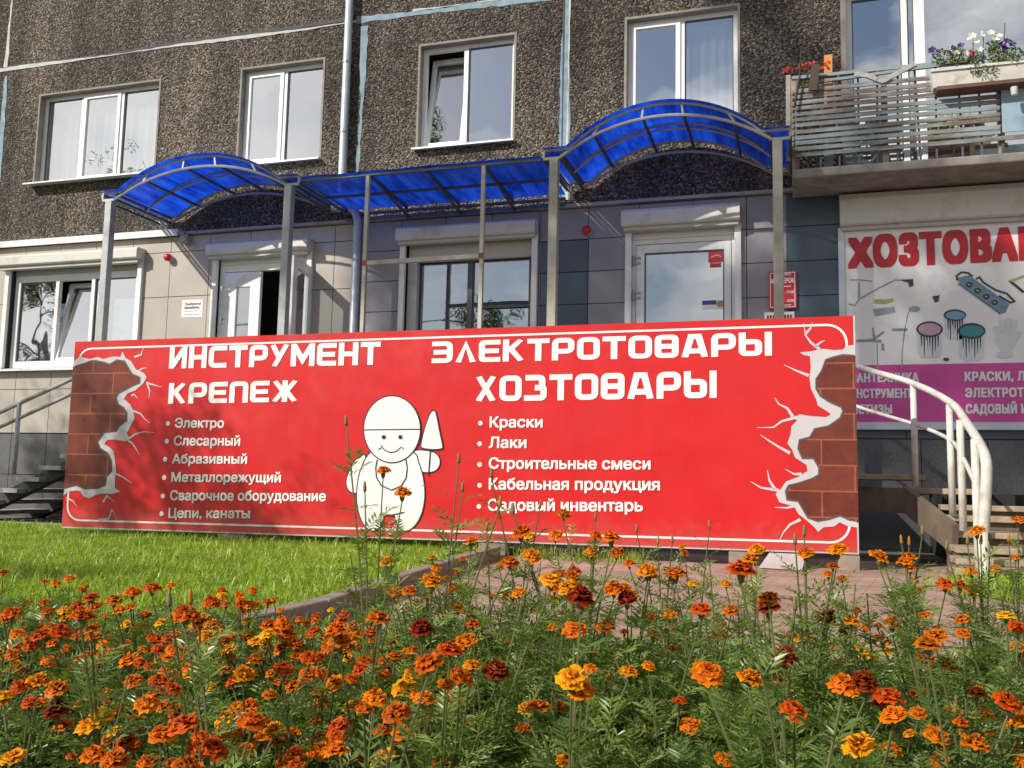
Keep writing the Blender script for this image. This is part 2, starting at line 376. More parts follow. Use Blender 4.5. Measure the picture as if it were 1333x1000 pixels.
seam('panel_joint', SEAL_W, (-2.79, YW, 4.2), (-2.79, YW, 9), .03, .009, 6, .6)
seam('panel_joint', SEAL_D, (-2.865, YW, 4.2), (-2.865, YW, 9), .018, .009, 7, .3)
seam('panel_joint', SEAL_W, (-12.03, YW, 7.05), (-12.03, YW, 10), .07, .005, 8, .6)
seam('panel_joint', SEAL_B, (-12.0, YW, 4.2), (-12.02, YW, 6.9), .06, .005, 9, .6)

CURT = M('sheer_curtain', (.72, .72, .70), .9, var=.05)
DRIP = M('sill_metal', (.72, .72, .72), .4, .1, var=.05, dirt=(.45, .44, .42), ds=3)
SURR = M('smooth_concrete_band', (.26, .24, .205), .9, var=.2, vs=7, bump=.3, bs=60)
def pvc_window(name, x0, x1, z0, z1, yf, panes, parent, mat=PVC, glass=GLASS, fw=.055, reveal_label=None):
    f = MB(); d0, d1 = yf, yf+.07
    f.box(x0, x0+fw, d0, d1, z0, z1); f.box(x1-fw, x1, d0, d1, z0, z1)
    f.box(x0+fw, x1-fw, d0, d1, z0, z0+fw); f.box(x0+fw, x1-fw, d0, d1, z1-fw, z1)
    xs = [x0+(x1-x0)*p for p in panes[0]]; kinds = panes[1]
    for x in xs[1:-1]: f.box(x-.032, x+.032, d0, d1, z0+fw, z1-fw)
    fr = f.build(name, mat, parent, bevel=.004); tag(fr, reveal_label)
    for i, k in enumerate(kinds):
        a = xs[i]+(fw if i == 0 else .032); b_ = xs[i+1]-(fw if i == len(kinds)-1 else .032); c, d = z0+fw, z1-fw
        gl = MB()
        if k == 'fixed':
            gl.quad((a, yf+.035, c), (b_, yf+.035, c), (b_, yf+.035, d), (a, yf+.035, d)); gl.build('pane', glass, fr)
            r_ = MB()
            for X0, X1, Z0, Z1 in ((a, a+.014, c, d), (b_-.014, b_, c, d), (a+.014, b_-.014, c, c+.014), (a+.014, b_-.014, d-.014, d)):
                r_.box(X0, X1, yf+.018, yf+.034, Z0, Z1)
            r_.build('gasket', DSTEEL, fr)
        else:
            s = .058; sh = MB(); y0, y1 = yf-.018, yf+.045; a -= .012; b_ += .012; c -= .012; d += .012
            sh.box(a, a+s, y0, y1, c, d); sh.box(b_-s, b_, y0, y1, c, d); sh.box(a+s, b_-s, y0, y1, c, c+s); sh.box(a+s, b_-s, y0, y1, d-s, d)
            gl.quad((a+s, yf+.01, c+s), (b_-s, yf+.01, c+s), (b_-s, yf+.01, d-s), (a+s, yf+.01, d-s))
            if k == 'tilt':
                piv = Vector((0, yf+.02, c)); rm = Matrix.Rotation(-R(9.5), 3, 'X')
                for q in (sh, gl): q.v = [rm @ (v-piv)+piv+Vector((0, .03, 0)) for v in q.v]
            sh.build('sash', mat, fr, bevel=.004); gl.build('pane', glass, fr)
    return fr
def upper_window(x0, x1, panes, curtains=(), sp=.10):
    r_ = MB()
    for X0, X1, Z0, Z1 in ((x0-g, x0, ZS, ZH+g), (x1, x1+g, ZS, ZH+g), (x0, x1, ZH, ZH+g)): r_.box(X0, X1, YW-.008, YW+.24, Z0, Z1)
    w = pvc_window('window', x0, x1, ZS+.01, ZH, YW+.10, panes, bld)
    r_.build('surround', SURR, w)
    s = MB(); a, b_ = x0-.05, x1+.04
    s.add([(a, YW+.10, ZS+.012), (b_, YW+.10, ZS+.012), (b_, YW-sp, ZS-.012), (a, YW-sp, ZS-.012), (a, YW+.10, ZS+.004), (b_, YW+.10, ZS+.004), (b_, YW-sp, ZS-.034), (a, YW-sp, ZS-.034)],
          ((0, 3, 2, 1), (4, 5, 6, 7), (3, 7, 6, 2), (0, 4, 7, 3), (1, 2, 6, 5)))
    s.build('sill', DRIP, w)
    for (f0, f1, zz, am) in curtains:
        m = MB(); X0 = x0+(x1-x0)*f0; X1 = x0+(x1-x0)*f1; n = int((X1-X0)/.02)
        for i in range(n+1):
            x = X0+(X1-X0)*i/n; yy = YW+.30+am*math.sin(x*46+1.3*math.sin(x*7))
            m.v += [Vector((x, yy, zz)), Vector((x, yy, ZH-.05))]
            if i: m.f.append((2*i-2, 2*i, 2*i+1, 2*i-1))
        m.build('curtain', CURT, w, smooth=True)
    return w
w1 = upper_window(*WIN[0], ((0, .335, .665, 1), ('fixed', 'sash', 'fixed')), [(.02, .98, 5.1, .022)], .17)
w2 = upper_window(*WIN[1], ((0, .5, 1), ('sash', 'fixed')), [], .10)
w3 = upper_window(*WIN[2], ((0, .47, 1), ('tilt', 'fixed')), [], .10)
w4 = upper_window(*WIN[3], ((0, .5, 1), ('sash', 'fixed')), [(.52, .98, 5.1, .02)], .10)
m = MB(); m.lathe((-.98, YW+.26, 5.10), [(0, 0), (.045, 0), (.047, .12), (.02, .19), (.016, .25), (0, .25)], 12)
tag(m.build('green_bottle', M('green_bottle_glass', (.08, .35, .16), .15, var=.1), smooth=True), 'green glass bottle on the sill inside the window above the right arched canopy', 'bottle')
w5 = pvc_window('balcony_window', .56, 3.30, 4.16, ZH, YW+.10, ((0, .235, .285, 1), ('fixed', 'fixed', 'sash')), bld, fw=.07)
m = MB()
for X0, X1, Z0, Z1 in ((.50, .558, 4.12, ZH+g), (3.302, 3.35, 4.12, ZH+g), (.558, 3.302, ZH+.002, ZH+g)): m.box(X0, X1, YW-.008, YW+.24, Z0, Z1)
m.build('surround', SURR, w5)

# ------------------------------------------------ shop front
HO = {'WL': (-11.56, -9.10, 2.19, 3.74), 'D1': (-7.88, -6.36, 1.15, 3.72), 'WM': (-4.98, -3.17, 1.9, 3.78), 'D2': (-2.00, -.66, 1.15, 3.75)}
holes = list(HO.values())
mb = MB(); wall_grid(mb, -22, 14, -.05, 4.06, YC+.022, holes, .28)
mb.build('shop_wall', M('grout', (.10, .10, .10), .9), bld)
mb = MB()
mb.box(-22, 14, 11.25, 14.19, 1.0, 1.05)
mb.build('shop_floor', DARKR, bld)
def tiles(name, mat, x0, x1, z0, z1, xa, tw, za, th, label=None, skip=()):
    m = MB(); gp = .005; H_ = holes+list(skip)
    i0 = math.floor((x0-xa)/tw); j0 = math.floor((z0-za)/th)
    for i in range(i0, int((x1-xa)/tw)+2):
        for j in range(j0, int((z1-za)/th)+2):
            rs = [(max(x0, xa+i*tw+gp), min(x1, xa+(i+1)*tw-gp), max(z0, za+j*th+gp), min(z1, za+(j+1)*th-gp))]
            for h in H_:
                o = []
                for a, b_, c, d in rs:
                    if a >= h[1] or b_ <= h[0] or c >= h[3] or d <= h[2]: o.append((a, b_, c, d)); continue
                    if a < h[0]: o.append((a, h[0], c, d))
                    if b_ > h[1]: o.append((h[1], b_, c, d))
                    aa, bb = max(a, h[0]), min(b_, h[1])
                    if c < h[2]: o.append((aa, bb, c, h[2]))
                    if d > h[3]: o.append((aa, bb, h[3], d))
                rs = o
            for a, b_, c, d in rs:
                if b_-a > .012 and d-c > .012: m.box(a, b_, YC, YC+.02, c, d)
    return tag(m.build(name, mat, bld), label)
TB = M('beige_tile', (.43, .385, .325), .38, var=.07, vs=2.5, dirt=(.40, .36, .30), ds=1.5)
TL = M('lilac_grey_tile', (.255, .245, .27), .35, var=.08, vs=2.5, dirt=(.20, .19, .205), ds=1.5)
TD = M('slate_blue_tile', (.055, .085, .115), .35, var=.15, vs=3)
TP = M('granite_tile', (.105, .105, .108), .55, var=.3, vs=70, bump=.2, bs=90)
tiles('tile_cladding', TB, -22, -5.66, 1.2, 4.06, -8.65, .66, 3.835, .655, 'beige tiles')
tiles('tile_cladding', TL, -5.655, -3.105, 1.2, 4.06, -2.49, .635, 3.665, .41, 'lilac grey tiles', [(-3.10, -2.49, 0, 3.66)])
tiles('tile_cladding', TL, -3.10, -.135, 1.2, 4.06, -2.49, .635, 3.665, .41, 'lilac grey tiles', [(-3.105, -2.485, 0, 3.66)])
tiles('tile_cladding', TD, -3.10, -2.49, 1.2, 3.655, -2.49, .635, 3.665, .41, 'dark blue tiles')
tiles('tile_cladding', TD, -.13, 14, 1.2, 4.06, -.135, .62, 3.665, .41, 'dark blue tiles')
tiles('plinth', TP, -22, 14, -.05, 1.195, -8.65, .66, .6, .6)
m = MB(); m.box(-22, -8.5, 10.86, 10.995, 4.085, 4.15); m.box(-22, -8.5, 10.86, 10.885, 4.055, 4.0845)
m.build('drip_cap', PVC, bld)
m = MB(); m.box(-8.495, .35, 10.88, 10.995, 4.07, 4.11)
m.build('drip_cap', M('shaded_cap', (.33, .30, .28), .5, var=.15), bld)  # white cap continued under the canopies, their shade put into a brownish colour

BOXM = M('shutter_box_paint', (.62, .60, .54), .4, var=.05, dirt=(.42, .39, .33), ds=3)
def shutter(x0, x1, z0, z1, prot=.19, guide=None, gz=1.2, gm=None, label=None):
    m = MB(); y1 = YC-.002; y0 = YC-prot; zc = z0+(z1-z0)*.82
    pr = [(y1, z0), (y0+.02, z0), (y0, z0+.02), (y0, zc), (y0+.035, z1), (y1, z1)]
    for x in (x0, x1): m.v += [Vector((x, y, z)) for y, z in pr]
    n = len(pr)
    m.f += [tuple(range(n)), tuple(reversed(range(n, 2*n)))]+[(i, i+n, (i+1) % n+n, (i+1) % n) for i in range(n)]
    o = tag(m.build('shutter_box', BOXM, bld, bevel=.003), label)
    k = MB(); k.box(x0+.02, x1-.02, y0+.05, y1-.03, z0-.045, z0-.001); k.build('shutter_slat', PVCG, o)
    for gx in guide or (): m = MB(); m.box(gx, gx+.075, YC-.055, YC-.002, gz, z0-.001); m.build('shutter_guide', gm or PVCG, o, bevel=.003)
    return o
shutter(-11.66, -9.09, 3.73, 3.90, .19, (-11.60, -9.17), 2.2, PVC)
shutter(-7.93, -6.33, 3.71, 3.88, .19, (-7.90, -6.40), 1.2, PVC)
shutter(-5.04, -3.14, 3.75, 3.93, .17, (-5.02, -3.21), 1.2, PVC)
shutter(-2.05, -.65, 3.745, 3.955, .19, (-2.02, -.72), 1.2, PVC)
shutter(.45, 3.3, 3.60, 3.97, .16)
# left shop window
wl = pvc_window('shop_window', -11.50, -9.18, 2.20, 3.62, YC+.06, ((0, .345, .63, 1), ('fixed', 'tilt', 'fixed')), bld, glass=GLASS, fw=.10)
m = MB(); m.box(-11.50, -9.18, YC+.055, YC+.13, 3.622, 3.728); m.build('lintel_panel', PVCG, wl)
m = MB(); m.add([(-11.75, YC+.06, 2.197), (-9.0, YC+.06, 2.197), (-9.0, YC-.12, 2.165), (-11.75, YC-.12, 2.165), (-11.75, YC+.06, 2.17), (-9.0, YC+.06, 2.17), (-9.0, YC-.12, 2.135), (-11.75, YC-.12, 2.135)],
      ((0, 3, 2, 1), (4, 5, 6, 7), (3, 7, 6, 2), (0, 4, 7, 3), (1, 2, 6, 5))); m.build('sill', DRIP, wl)
def m_poster(name, stops, sc):
    a = N(name); mp_ = a.n('ShaderNodeMapping', _Scale=(1, 1, 2.2)); a.l(a.tc.outputs['Object'], mp_.inputs[0])
    return a.out(a.pbr(a.ramp(a.noise(sc, 7, .7, mp_.outputs[0]), stops), .5))
PA = m_poster('blue_print', [(.3, (.25, .42, .60)), (.45, (.55, .66, .74)), (.6, (.75, .78, .78)), (.75, (.35, .45, .55))], 3.2)
PB = m_poster('garden_print', [(.35, (.03, .07, .04)), (.48, (.10, .22, .30)), (.56, (.45, .55, .60)), (.7, (.25, .20, .08))], 4.)
m = MB(); m.box(-10.02+.30, -9.30, YC+.16, YC+.165, 2.25, 3.22)
tag(m.build('blue_poster', PA), 'pale blue printed poster behind the right pane of the left shop window', 'poster')
m = MB(); m.box(-11.2, -10.72, YC+.30, YC+.305, 2.75, 3.22); m.box(-11.2, -10.72, YC+.30, YC+.305, 2.32, 2.72)
tag(m.build('landscape_poster', PB), 'dark green and blue pictures behind the left pane of the left shop window', 'poster')
# middle shop window
wm = pvc_window('shop_window', -4.88, -3.22, 1.95, 3.62, YC+.12, ((0, .48, 1), ('fixed', 'fixed')), bld, mat=M('brown_frame', (.10, .095, .09), .5), glass=GLASS2, fw=.06)
m = MB(); m.box(-4.93, -3.2, YC+.05, YC+.11, 3.50, 3.74); m.box(-4.935, -4.80, YC+.04, YC+.118, 1.95, 3.498); m.build('casing', PVCG, wm)
m = MB(); m.box(-4.0, -3.26, YC+.105, YC+.118, 2.86, 2.89); m.build('glazing_bar', DSTEEL, wm)
# left door, right leaf standing open
d1 = MB(); d1.box(-7.82, -7.74, YC+.03, YC+.10, 1.2, 3.60); d1.box(-6.44, -6.37, YC+.03, YC+.10, 1.2, 3.60); d1.box(-7.74, -6.44, YC+.03, YC+.10, 3.50, 3.60); d1.box(-7.82, -6.37, YC+.025, YC+.095, 3.602, 3.715)
door1 = tag(d1.build('entrance_door', PVC, bld, bevel=.004), 'white double door with its right leaf standing open')
def leaf_geo(w, z0, z1, st, gx0, gx1, gz0, gz1):
    m = MB(); gl = MB()
    for a, b_, c, d in ((0, gx0, z0, z1), (gx1, w, z0, z1), (gx0, gx1, z0, gz0), (gx0, gx1, gz1, z1)): m.box(a, b_, 0, .06, c, d)
    gl.quad((gx0, .03, gz0), (gx1, .03, gz0), (gx1, .03, gz1), (gx0, .03, gz1)); return m, gl
def place(m, x, y, ang):
    rm = Matrix.Rotation(ang, 3, 'Z'); m.v = [rm @ v+Vector((x, y, 0)) for v in m.v]; return m
lm, lg = leaf_geo(.58, 1.22, 3.49, .1, .20, .42, 1.5, 3.28)
place(lm, -7.735, YC+.02, 0).build('door_leaf', PVC, door1, bevel=.004); place(lg, -7.735, YC+.02, 0).build('pane', GLASS2, door1)
m = MB(); m.box(-7.535, -7.315, YC+.03, YC+.07, 2.74, 2.76); m.build('glazing_bar', DSTEEL, door1)
for z in (1.5, 2.82, 3.27):
    m = MB(); m.tube([(-7.76, YC-.0, z-.05), (-7.76, YC-.0, z+.05)], .016, 8); m.box(-7.74, -7.66, YC+.005, YC+.02, z+.02, z+.045); m.box(-7.74, -7.66, YC+.005, YC+.02, z-.045, z-.02); m.build('hinge', PVC, door1)
lm, lg = leaf_geo(.70, 1.22, 3.49, .1, .14, .56, 1.5, 3.36)
ol = place(lm, -6.39, YC-.01, R(-80)).build('open_door_leaf', PVC, door1, bevel=.004); place(lg, -6.39, YC-.01, R(-80)).build('pane', GLASS2, door1)
m = MB(); m.box(.02, .68, -.03, -.002, 2.0, 2.03); place(m, -6.39, YC-.01, R(-80)).build('push_bar', STEEL, door1)
# inner doorway glimpsed through the opening
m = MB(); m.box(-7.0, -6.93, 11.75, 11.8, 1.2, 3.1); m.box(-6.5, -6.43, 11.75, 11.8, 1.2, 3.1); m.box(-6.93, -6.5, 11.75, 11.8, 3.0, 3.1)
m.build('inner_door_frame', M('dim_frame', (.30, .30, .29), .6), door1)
# right door
d2 = MB(); d2.box(-1.97, -1.90, YC+.03, YC+.10, 1.2, 3.62); d2.box(-.76, -.69, YC+.03, YC+.10, 1.2, 3.62); d2.box(-1.90, -.76, YC+.03, YC+.10, 3.56, 3.62); d2.box(-1.97, -.69, YC+.022, YC+.09, 3.622, 3.742)
door2 = tag(d2.build('entrance_door', PVC, bld, bevel=.004), 'white single door with one large pane')
lm, lg = leaf_geo(1.13, 1.22, 3.55, .1, .10, 1.05, 1.5, 3.45)
place(lm, -1.895, YC+.02, 0).build('door_leaf', PVC, door2, bevel=.004); place(lg, -1.895, YC+.02, 0).build('pane', GLASS2, door2)
r_ = MB()
for X0, X1, Z0, Z1 in ((.10, .115, 1.5, 3.45), (1.035, 1.05, 1.5, 3.45), (.115, 1.035, 1.5, 1.515), (.115, 1.035, 3.435, 3.45)): r_.box(X0, X1, .012, .029, Z0, Z1)
place(r_, -1.895, YC+.02, 0).build('gasket', DSTEEL, door2)
for z in (1.6, 2.93, 3.36):
    m = MB(); m.tube([(-1.925, YC-.0, z-.06), (-1.925, YC-.0, z+.06)], .016, 8); m.box(-1.91, -1.84, YC+.004, YC+.02, z+.02, z+.045); m.box(-1.91, -1.84, YC+.004, YC+.02, z-.045, z-.02); m.build('hinge', STEEL, door2)

# ------------------------------------------------ balcony
BY = 10.2
def m_slat():
    a = N('peeling_blue_paint'); w = a.n('ShaderNodeMapping', _Scale=(1.2, 3, 9)); a.l(a.tc.outputs['Object'], w.inputs[0])
    f = a.ramp(a.noise(1.6, 8, .65, w.outputs[0]), [(.40, (0, 0, 0)), (.58, (1, 1, 1))])
    c = a.mix(f, (.15, .115, .085), (.255, .31, .325)); c = a.mix(a.ramp(a.noise(30, 6), [(.5, (0, 0, 0)), (.7, (.5, .5, .5))]), c, (.26, .24, .21))
    return a.out(a.pbr(c, .8, 0, a.bump(a.noise(40, 5), .4, .003), .3))
SLAT = m_slat()
m = MB(); m.box(-.06, 4.2, BY, 10.94, 4.0, 4.10)
bal = tag(m.build('balcony', CONC, bld, bevel=.015), 'small balcony with a weathered slatted railing')
rnd = random.Random(3)
m = MB()
for i in range(12):
    z = 4.27+i*.0655; j = rnd.uniform(-.008, .008); k = rnd.uniform(-.012, .012); x1 = 2.0 if i else 4.2
    m.bar((-.02, BY+.035, z+j), (x1, BY+.035, z+k), .016, .044)
    m.bar((-.045, BY+.06, z+j), (-.045, 10.93, z+j+.01), .016, .036)
m.build('railing_slats', SLAT, bal)
m = MB()
for i in range(11): m.bar((.02+i*.2+rnd.uniform(-.03, .03), BY+.065, 4.10), (.02+i*.2+rnd.uniform(-.02, .02), BY+.065, 5.14), .02)
m.build('railing_bars', DSTEEL, bal)
for x in (-.03, .90, 2.02):
    m = MB(); m.box(x-.03, x+.03, BY+.08, BY+.14, 4.10, 5.16 if x < 0 else 4.98); m.build('railing_post', WOOD, bal)
m = MB(); m.bar((-.05, BY+.10, 5.17), (1.75, BY+.10, 5.16), .07, .035); m.bar((.2, BY+.03, 5.075), (1.5, BY+.03, 5.12), .03, .03)
m.bar((-.05, BY+.1, 5.12), (-.05, 10.93, 5.13), .05, .04); m.build('handrail', SLAT, bal)
m = MB(); m.box(2.02, 4.2, BY+.03, BY+.045, 4.33, 4.80); m.build('railing_panel', M('faded_blue_board', (.30, .42, .50), .7, var=.12, vs=4, dirt=(.22, .26, .28), ds=3), bal)
m = MB(); m.bar((.62, BY+.3, 4.1), (.50, BY+.22, 4.95), .18, .02); m.bar((.32, BY+.28, 4.1), (.36, BY+.2, 4.8), .10, .02); m.bar((.9, BY+.35, 4.1), (.8, BY+.25, 4.7), .22, .02)
tag(m.build('boards', M('stacked_blue_boards', (.30, .38, .46), .8, var=.3, vs=4)), 'old blue boards stacked inside the balcony behind the slats', 'boards')
m = MB(); p = at(1078, 138, 10.42); q = at(1078, 72, 10.42); m.bar(p+Vector((0, 0, -.45)), q, .085, .025, (0, 1, 0))
tag(m.build('orange_plank', M('orange_wood', (.60, .22, .05), .6, var=.15, vs=9)), 'orange plank standing upright in the balcony corner behind the red flowers', 'plank')
m = MB(); p = at(1034, 140, 10.17); q = at(1043, 60, 10.17); m.tube([p, (p+q)/2+Vector((.02, 0, 0)), q], [.015, .012, .006], 6)
tag(m.build('dark_stick', M('dead_stick', (.05, .035, .03), .9)), 'thin dark stick leaning at the left end of the balcony railing', 'stick')
m = MB(); p = at(1058, 118, 10.16); q = at(1062, 84, 10.16); m.bar(p, q, .09, .03, (0, 1, 0))
tag(m.build('short_board', M('brown_board', (.07, .045, .03), .8)), 'short brown board hooked over the balcony railing by the red flowers', 'board')
m = MB(); p = at(1026, 210, 10.3); q = at(1026, 98, 10.3); m.bar(p, q, .05, .012, (0, 1, 0))
tag(m.build('grey_cloth_strip', M('grey_cloth', (.33, .30, .27), .9, var=.2, vs=20)), 'grey strip of cloth hanging down the left side of the balcony', 'cloth')
m = MB(); pts = [at(u, v, BY+.02) for u, v in ((1112, 97), (1128, 98), (1140, 103), (1150, 106), (1160, 100), (1175, 92), (1190, 84))]
for i in range(len(pts)-1): m.bar(pts[i], pts[i+1]+(pts[i+1]-pts[i])*.12, .05, .022+.01*(i % 2), (0, 1, 0))
tag(m.build('grey_rag', M('grey_rag_cloth', (.36, .36, .34), .95, var=.2, vs=30), smooth=False), 'grey rag draped along the top of the balcony railing', 'rag')

# ================================================================== THINGS ON THE WALL
dp = thing('downpipe', (-5.92, 10.9, 0), 0, 'tall pale drainpipe running down the facade between the left windows', 'drainpipe')
m = MB(); m.tube([(-5.92, 10.9, 15), (-5.92, 10.9, 4.5), (-5.88, 10.89, 4.38), (-5.68, 10.87, 4.20), (-5.64, 10.87, 4.08), (-5.64, 10.87, .15), (-5.64, 10.78, .05)], .055, 12)
m.build('pipe', M('pipe_zinc', (.46, .51, .55), .4, .25, var=.1, vs=4), dp, smooth=True)
m = MB()
for z in (5.35, 6.35, 7.35): m.tube([(-5.92, 10.9, z-.015), (-5.92, 10.9, z+.015)], .062, 12); m.box(-5.93, -5.91, 10.95, 11.0, z-.01, z+.01)
m.build('bracket', STEEL, dp)
def siren(x, z, label):
    t = thing('alarm_beacon', (x, YC, z), 0, label, 'alarm beacon', 'red alarm beacons on the tiles')
    m = MB(); m.v = []; rm = Matrix.Rotation(R(90), 3, 'X')
    m.lathe((0, 0, 0), [(.0, 0), (.05, 0), (.05, .03), (.042, .035)], 16); m.v = [rm @ v for v in m.v]; m.build('base', M('white_plastic', (.6, .6, .58), .4), t, local=True)
    m = MB(); m.lathe((0, 0, 0), [(.042, .033), (.055, .05), (.055, .085), (.035, .11), (0, .115)], 16); m.v = [rm @ v for v in m.v]; m.build('dome', REDP, t, smooth=True, local=True)
siren(-8.65, 3.745, 'red alarm beacon on the sunny beige tiles left of the open door')
siren(at(765, 301, YC).x, 3.76, 'red alarm beacon on the shaded grey tiles above the dark blue tiles')
m = MB(); m.box(-8.42, -8.30, YC-.12, YC-.002, 3.93, 4.05); lamp = thing('floodlight', (-8.36, YC, 4.0), 0, 'small grey floodlight on the wall at the corner of the left arched canopy', 'floodlight')
m.build('housing', STEEL, lamp, bevel=.01)
m = MB(); m.lathe((0, 0, 0), [(.05, 0), (.04, .012), (0, .012)], 14); m.v = [Matrix.Rotation(R(90), 3, 'X') @ v+Vector((-8.36, YC-.121, 3.985)) for v in m.v]; m.build('lens', M('lens', (.35, .34, .3), .2), lamp)
m = MB(); m.bar((-8.36, YC-.06, 4.05), (-8.40, YC-.06, 4.13), .03); m.build('bracket', DSTEEL, lamp)

# ---- writing
def text_geo(body, space=1.0):
    """outlines of the built-in font, every overlapping contour filled on its own"""
    c = bpy.data.curves.new('glyphs', 'FONT'); c.body = body.replace('Х', 'X'); c.resolution_u = 3; c.space_character = space; c.fill_mode = 'NONE'
    o = bpy.data.objects.new('glyphs', c); COL.objects.link(o)
    dg = bpy.context.evaluated_depsgraph_get(); me = bpy.data.meshes.new_from_object(o.evaluated_get(dg))
    P = [(v.co.x, v.co.y) for v in me.vertices]; adj = {}
    for e in me.edges: a, b = e.vertices; adj.setdefault(a, []).append(b); adj.setdefault(b, []).append(a)
    seen = set(); loops = []
    for e in me.edges:
        a, b = e.vertices
        if a in seen: continue
        lp = [a]; seen.add(a); cur, prv = b, a
        while cur not in seen:
            lp.append(cur); seen.add(cur); nx = [q for q in adj[cur] if q != prv]
            if not nx: break
            prv, cur = cur, nx[0]
        if len(lp) > 2:
            l_ = [P[k] for k in lp]
            loops.append(l_)
    bpy.data.objects.remove(o); bpy.data.curves.remove(c); bpy.data.meshes.remove(me)
    grp = []
    for l in sorted(loops, key=lambda l: min(p[0] for p in l)):
        a, b = min(p[0] for p in l), max(p[0] for p in l)
        if grp and a < grp[-1][1]-.02: grp[-1][0].append(l); grp[-1][1] = max(b, grp[-1][1])
        else: grp.append([[l], b])
    vs = []; fs = []
    for ls, _ in grp:                      # fill each letter band by band, by winding number
        E_ = [(l[k-1], l[k]) for l in ls for k in range(len(l)) if abs(l[k-1][1]-l[k][1]) > 1e-6]
        ys = {round(p[1], 5) for l in ls for p in l}
        for m_ in range(len(E_)):
            (x1, y1), (x2, y2) = E_[m_]
            for n_ in range(m_):
                (x3, y3), (x4, y4) = E_[n_]; d = (x2-x1)*(y4-y3)-(y2-y1)*(x4-x3)
                if abs(d) < 1e-9: continue
                t = ((x3-x1)*(y4-y3)-(y3-y1)*(x4-x3))/d; u = ((x3-x1)*(y2-y1)-(y3-y1)*(x2-x1))/d
                if 0 < t < 1 and 0 < u < 1: ys.add(round(y1+(y2-y1)*t, 5))
        ys = sorted(ys)
        for ya, yb in zip(ys, ys[1:]):
            if yb-ya < 2e-5: continue
            ym = (ya+yb)/2; cr = []
            for (x1, y1), (x2, y2) in E_:
                if min(y1, y2) < ym < max(y1, y2): f = lambda y: x1+(x2-x1)*(y-y1)/(y2-y1); cr.append((f(ym), f(ya), f(yb), 1 if y2 > y1 else -1))
            cr.sort(); w = 0
            for q in cr:
                if w == 0: st_ = q
                w += q[3]
                if w == 0: k = len(vs); vs += [Vector((st_[1], ya, 0)), Vector((q[1], ya, 0)), Vector((q[2], yb, 0)), Vector((st_[2], yb, 0))]; fs.append((k, k+1, k+2, k+3))
    return vs, fs
def text_on(mb, body, bl, br, h, bold, y, space=1.0, capref='Н'):
    """flat lettering from point bl to br (both in the plane, x-z), cap height h, at depth y"""
    vs, fs = text_geo(body, space)
    cv = text_geo(capref)[0]; ch0 = min(v.y for v in cv); ch = max(v.y for v in cv)-ch0
    x0 = min(v.x for v in vs); x1 = max(v.x for v in vs)
    ex = Vector((br[0]-bl[0], 0, br[1]-bl[1])); ez = Vector((-ex.z, 0, ex.x)).normalized()*h
    base = Vector((bl[0], y, bl[1])); un = h/ch
    sh = [(0, 0)]+([(bold*i, bold*j*.8) for i, j in ((-1, -1), (1, -1), (1, 1), (-1, 1), (0, 1), (0, -1), (1, 0), (-1, 0))] if bold else [])
    for k, (sx, sz) in enumerate(sh):
        mb.add([base+ex*((v.x-x0)/(x1-x0))+ez*((v.y-ch0)/ch)+Vector((sx*un, -.00035*k, sz*un)) for v in vs], fs)
PAPER = M('white_paper', (.78, .78, .77), .6, var=.03); INK = M('dark_ink', (.04, .04, .05), .6)
no = thing('paper_notice', (-8.15, YC, 3.0), 0, 'white paper notice taped to the beige tiles left of the open door', 'notice')
x0, x1 = at(237, 400, YC).x, at(264, 400, YC).x; z0, z1 = at(250, 413, YC).z, at(250, 390.5, YC).z
m = MB(); m.box(x0, x1, YC-.004, YC-.001, z0, z1); m.build('sheet', PAPER, no)
m = MB(); wd = x1-x0; text_on(m, 'Требуется', (x0+wd*.13, z1-.075), (x1-wd*.10, z1-.075), .035, .02, YC-.006); text_on(m, 'продавец', (x0+wd*.13, z1-.125), (x1-wd*.16, z1-.125), .035, .02, YC-.006)
for k in (.165, .215): m.quad((x0+wd*.14, YC-.006, z1-k), (x1-wd*.16, YC-.006, z1-k), (x1-wd*.16, YC-.006, z1-k+.007), (x0+wd*.14, YC-.006, z1-k+.007))
m.build('lettering', M('grey_ink', (.16, .16, .18), .6), no)
hs = thing('opening_hours_sign', (-.1, YC, 3), 0, 'red shop sign with opening hours behind the right post of the right canopy', 'sign')
yy = YC-.04; x0, x1 = at(1000.5, 375, yy).x, at(1037, 375, yy).x; z0, z1 = at(1020, 402, yy).z, at(1020, 353, yy).z
m = MB(); m.box(x0, x1, yy, YC-.002, z0, z1); m.build('plate', M('red_sign_face', (.50, .018, .03), .35, var=.04), hs, bevel=.004)
m = MB(); wd, hh = x1-x0, z1-z0; Yt = yy-.003
text_on(m, 'МАГАЗИН', (x0+wd*.2, z1-.055), (x1-wd*.2, z1-.055), .03, .03, Yt); text_on(m, 'МАСТЕРОК', (x0+wd*.08, z1-.14), (x1-wd*.08, z1-.14), .055, .035, Yt)
text_on(m, '9:00 - 19:00', (x0+wd*.3, z1-.265), (x1-wd*.1, z1-.265), .032, .02, Yt); text_on(m, '9:00 - 18:00', (x0+wd*.3, z1-.365), (x1-wd*.1, z1-.365), .032, .02, Yt)
for k in (.185, .405, .43): m.quad((x0+wd*.2, Yt, z1-k), (x1-wd*.2, Yt, z1-k), (x1-wd*.2, Yt, z1-k+.008), (x0+wd*.2, Yt, z1-k+.008))
m.ribbon([(x0+.02, Yt, z0+.02), (x1-.02, Yt, z0+.02), (x1-.02, Yt, z1-.02), (x0+.02, Yt, z1-.02)], .008, closed=True)
m.build('lettering', PAPER, hs)
m = MB(); sm = thing('small_plate', (-.15, YC, 2.7), 0, 'small white plate under the red opening hours sign', 'sign')
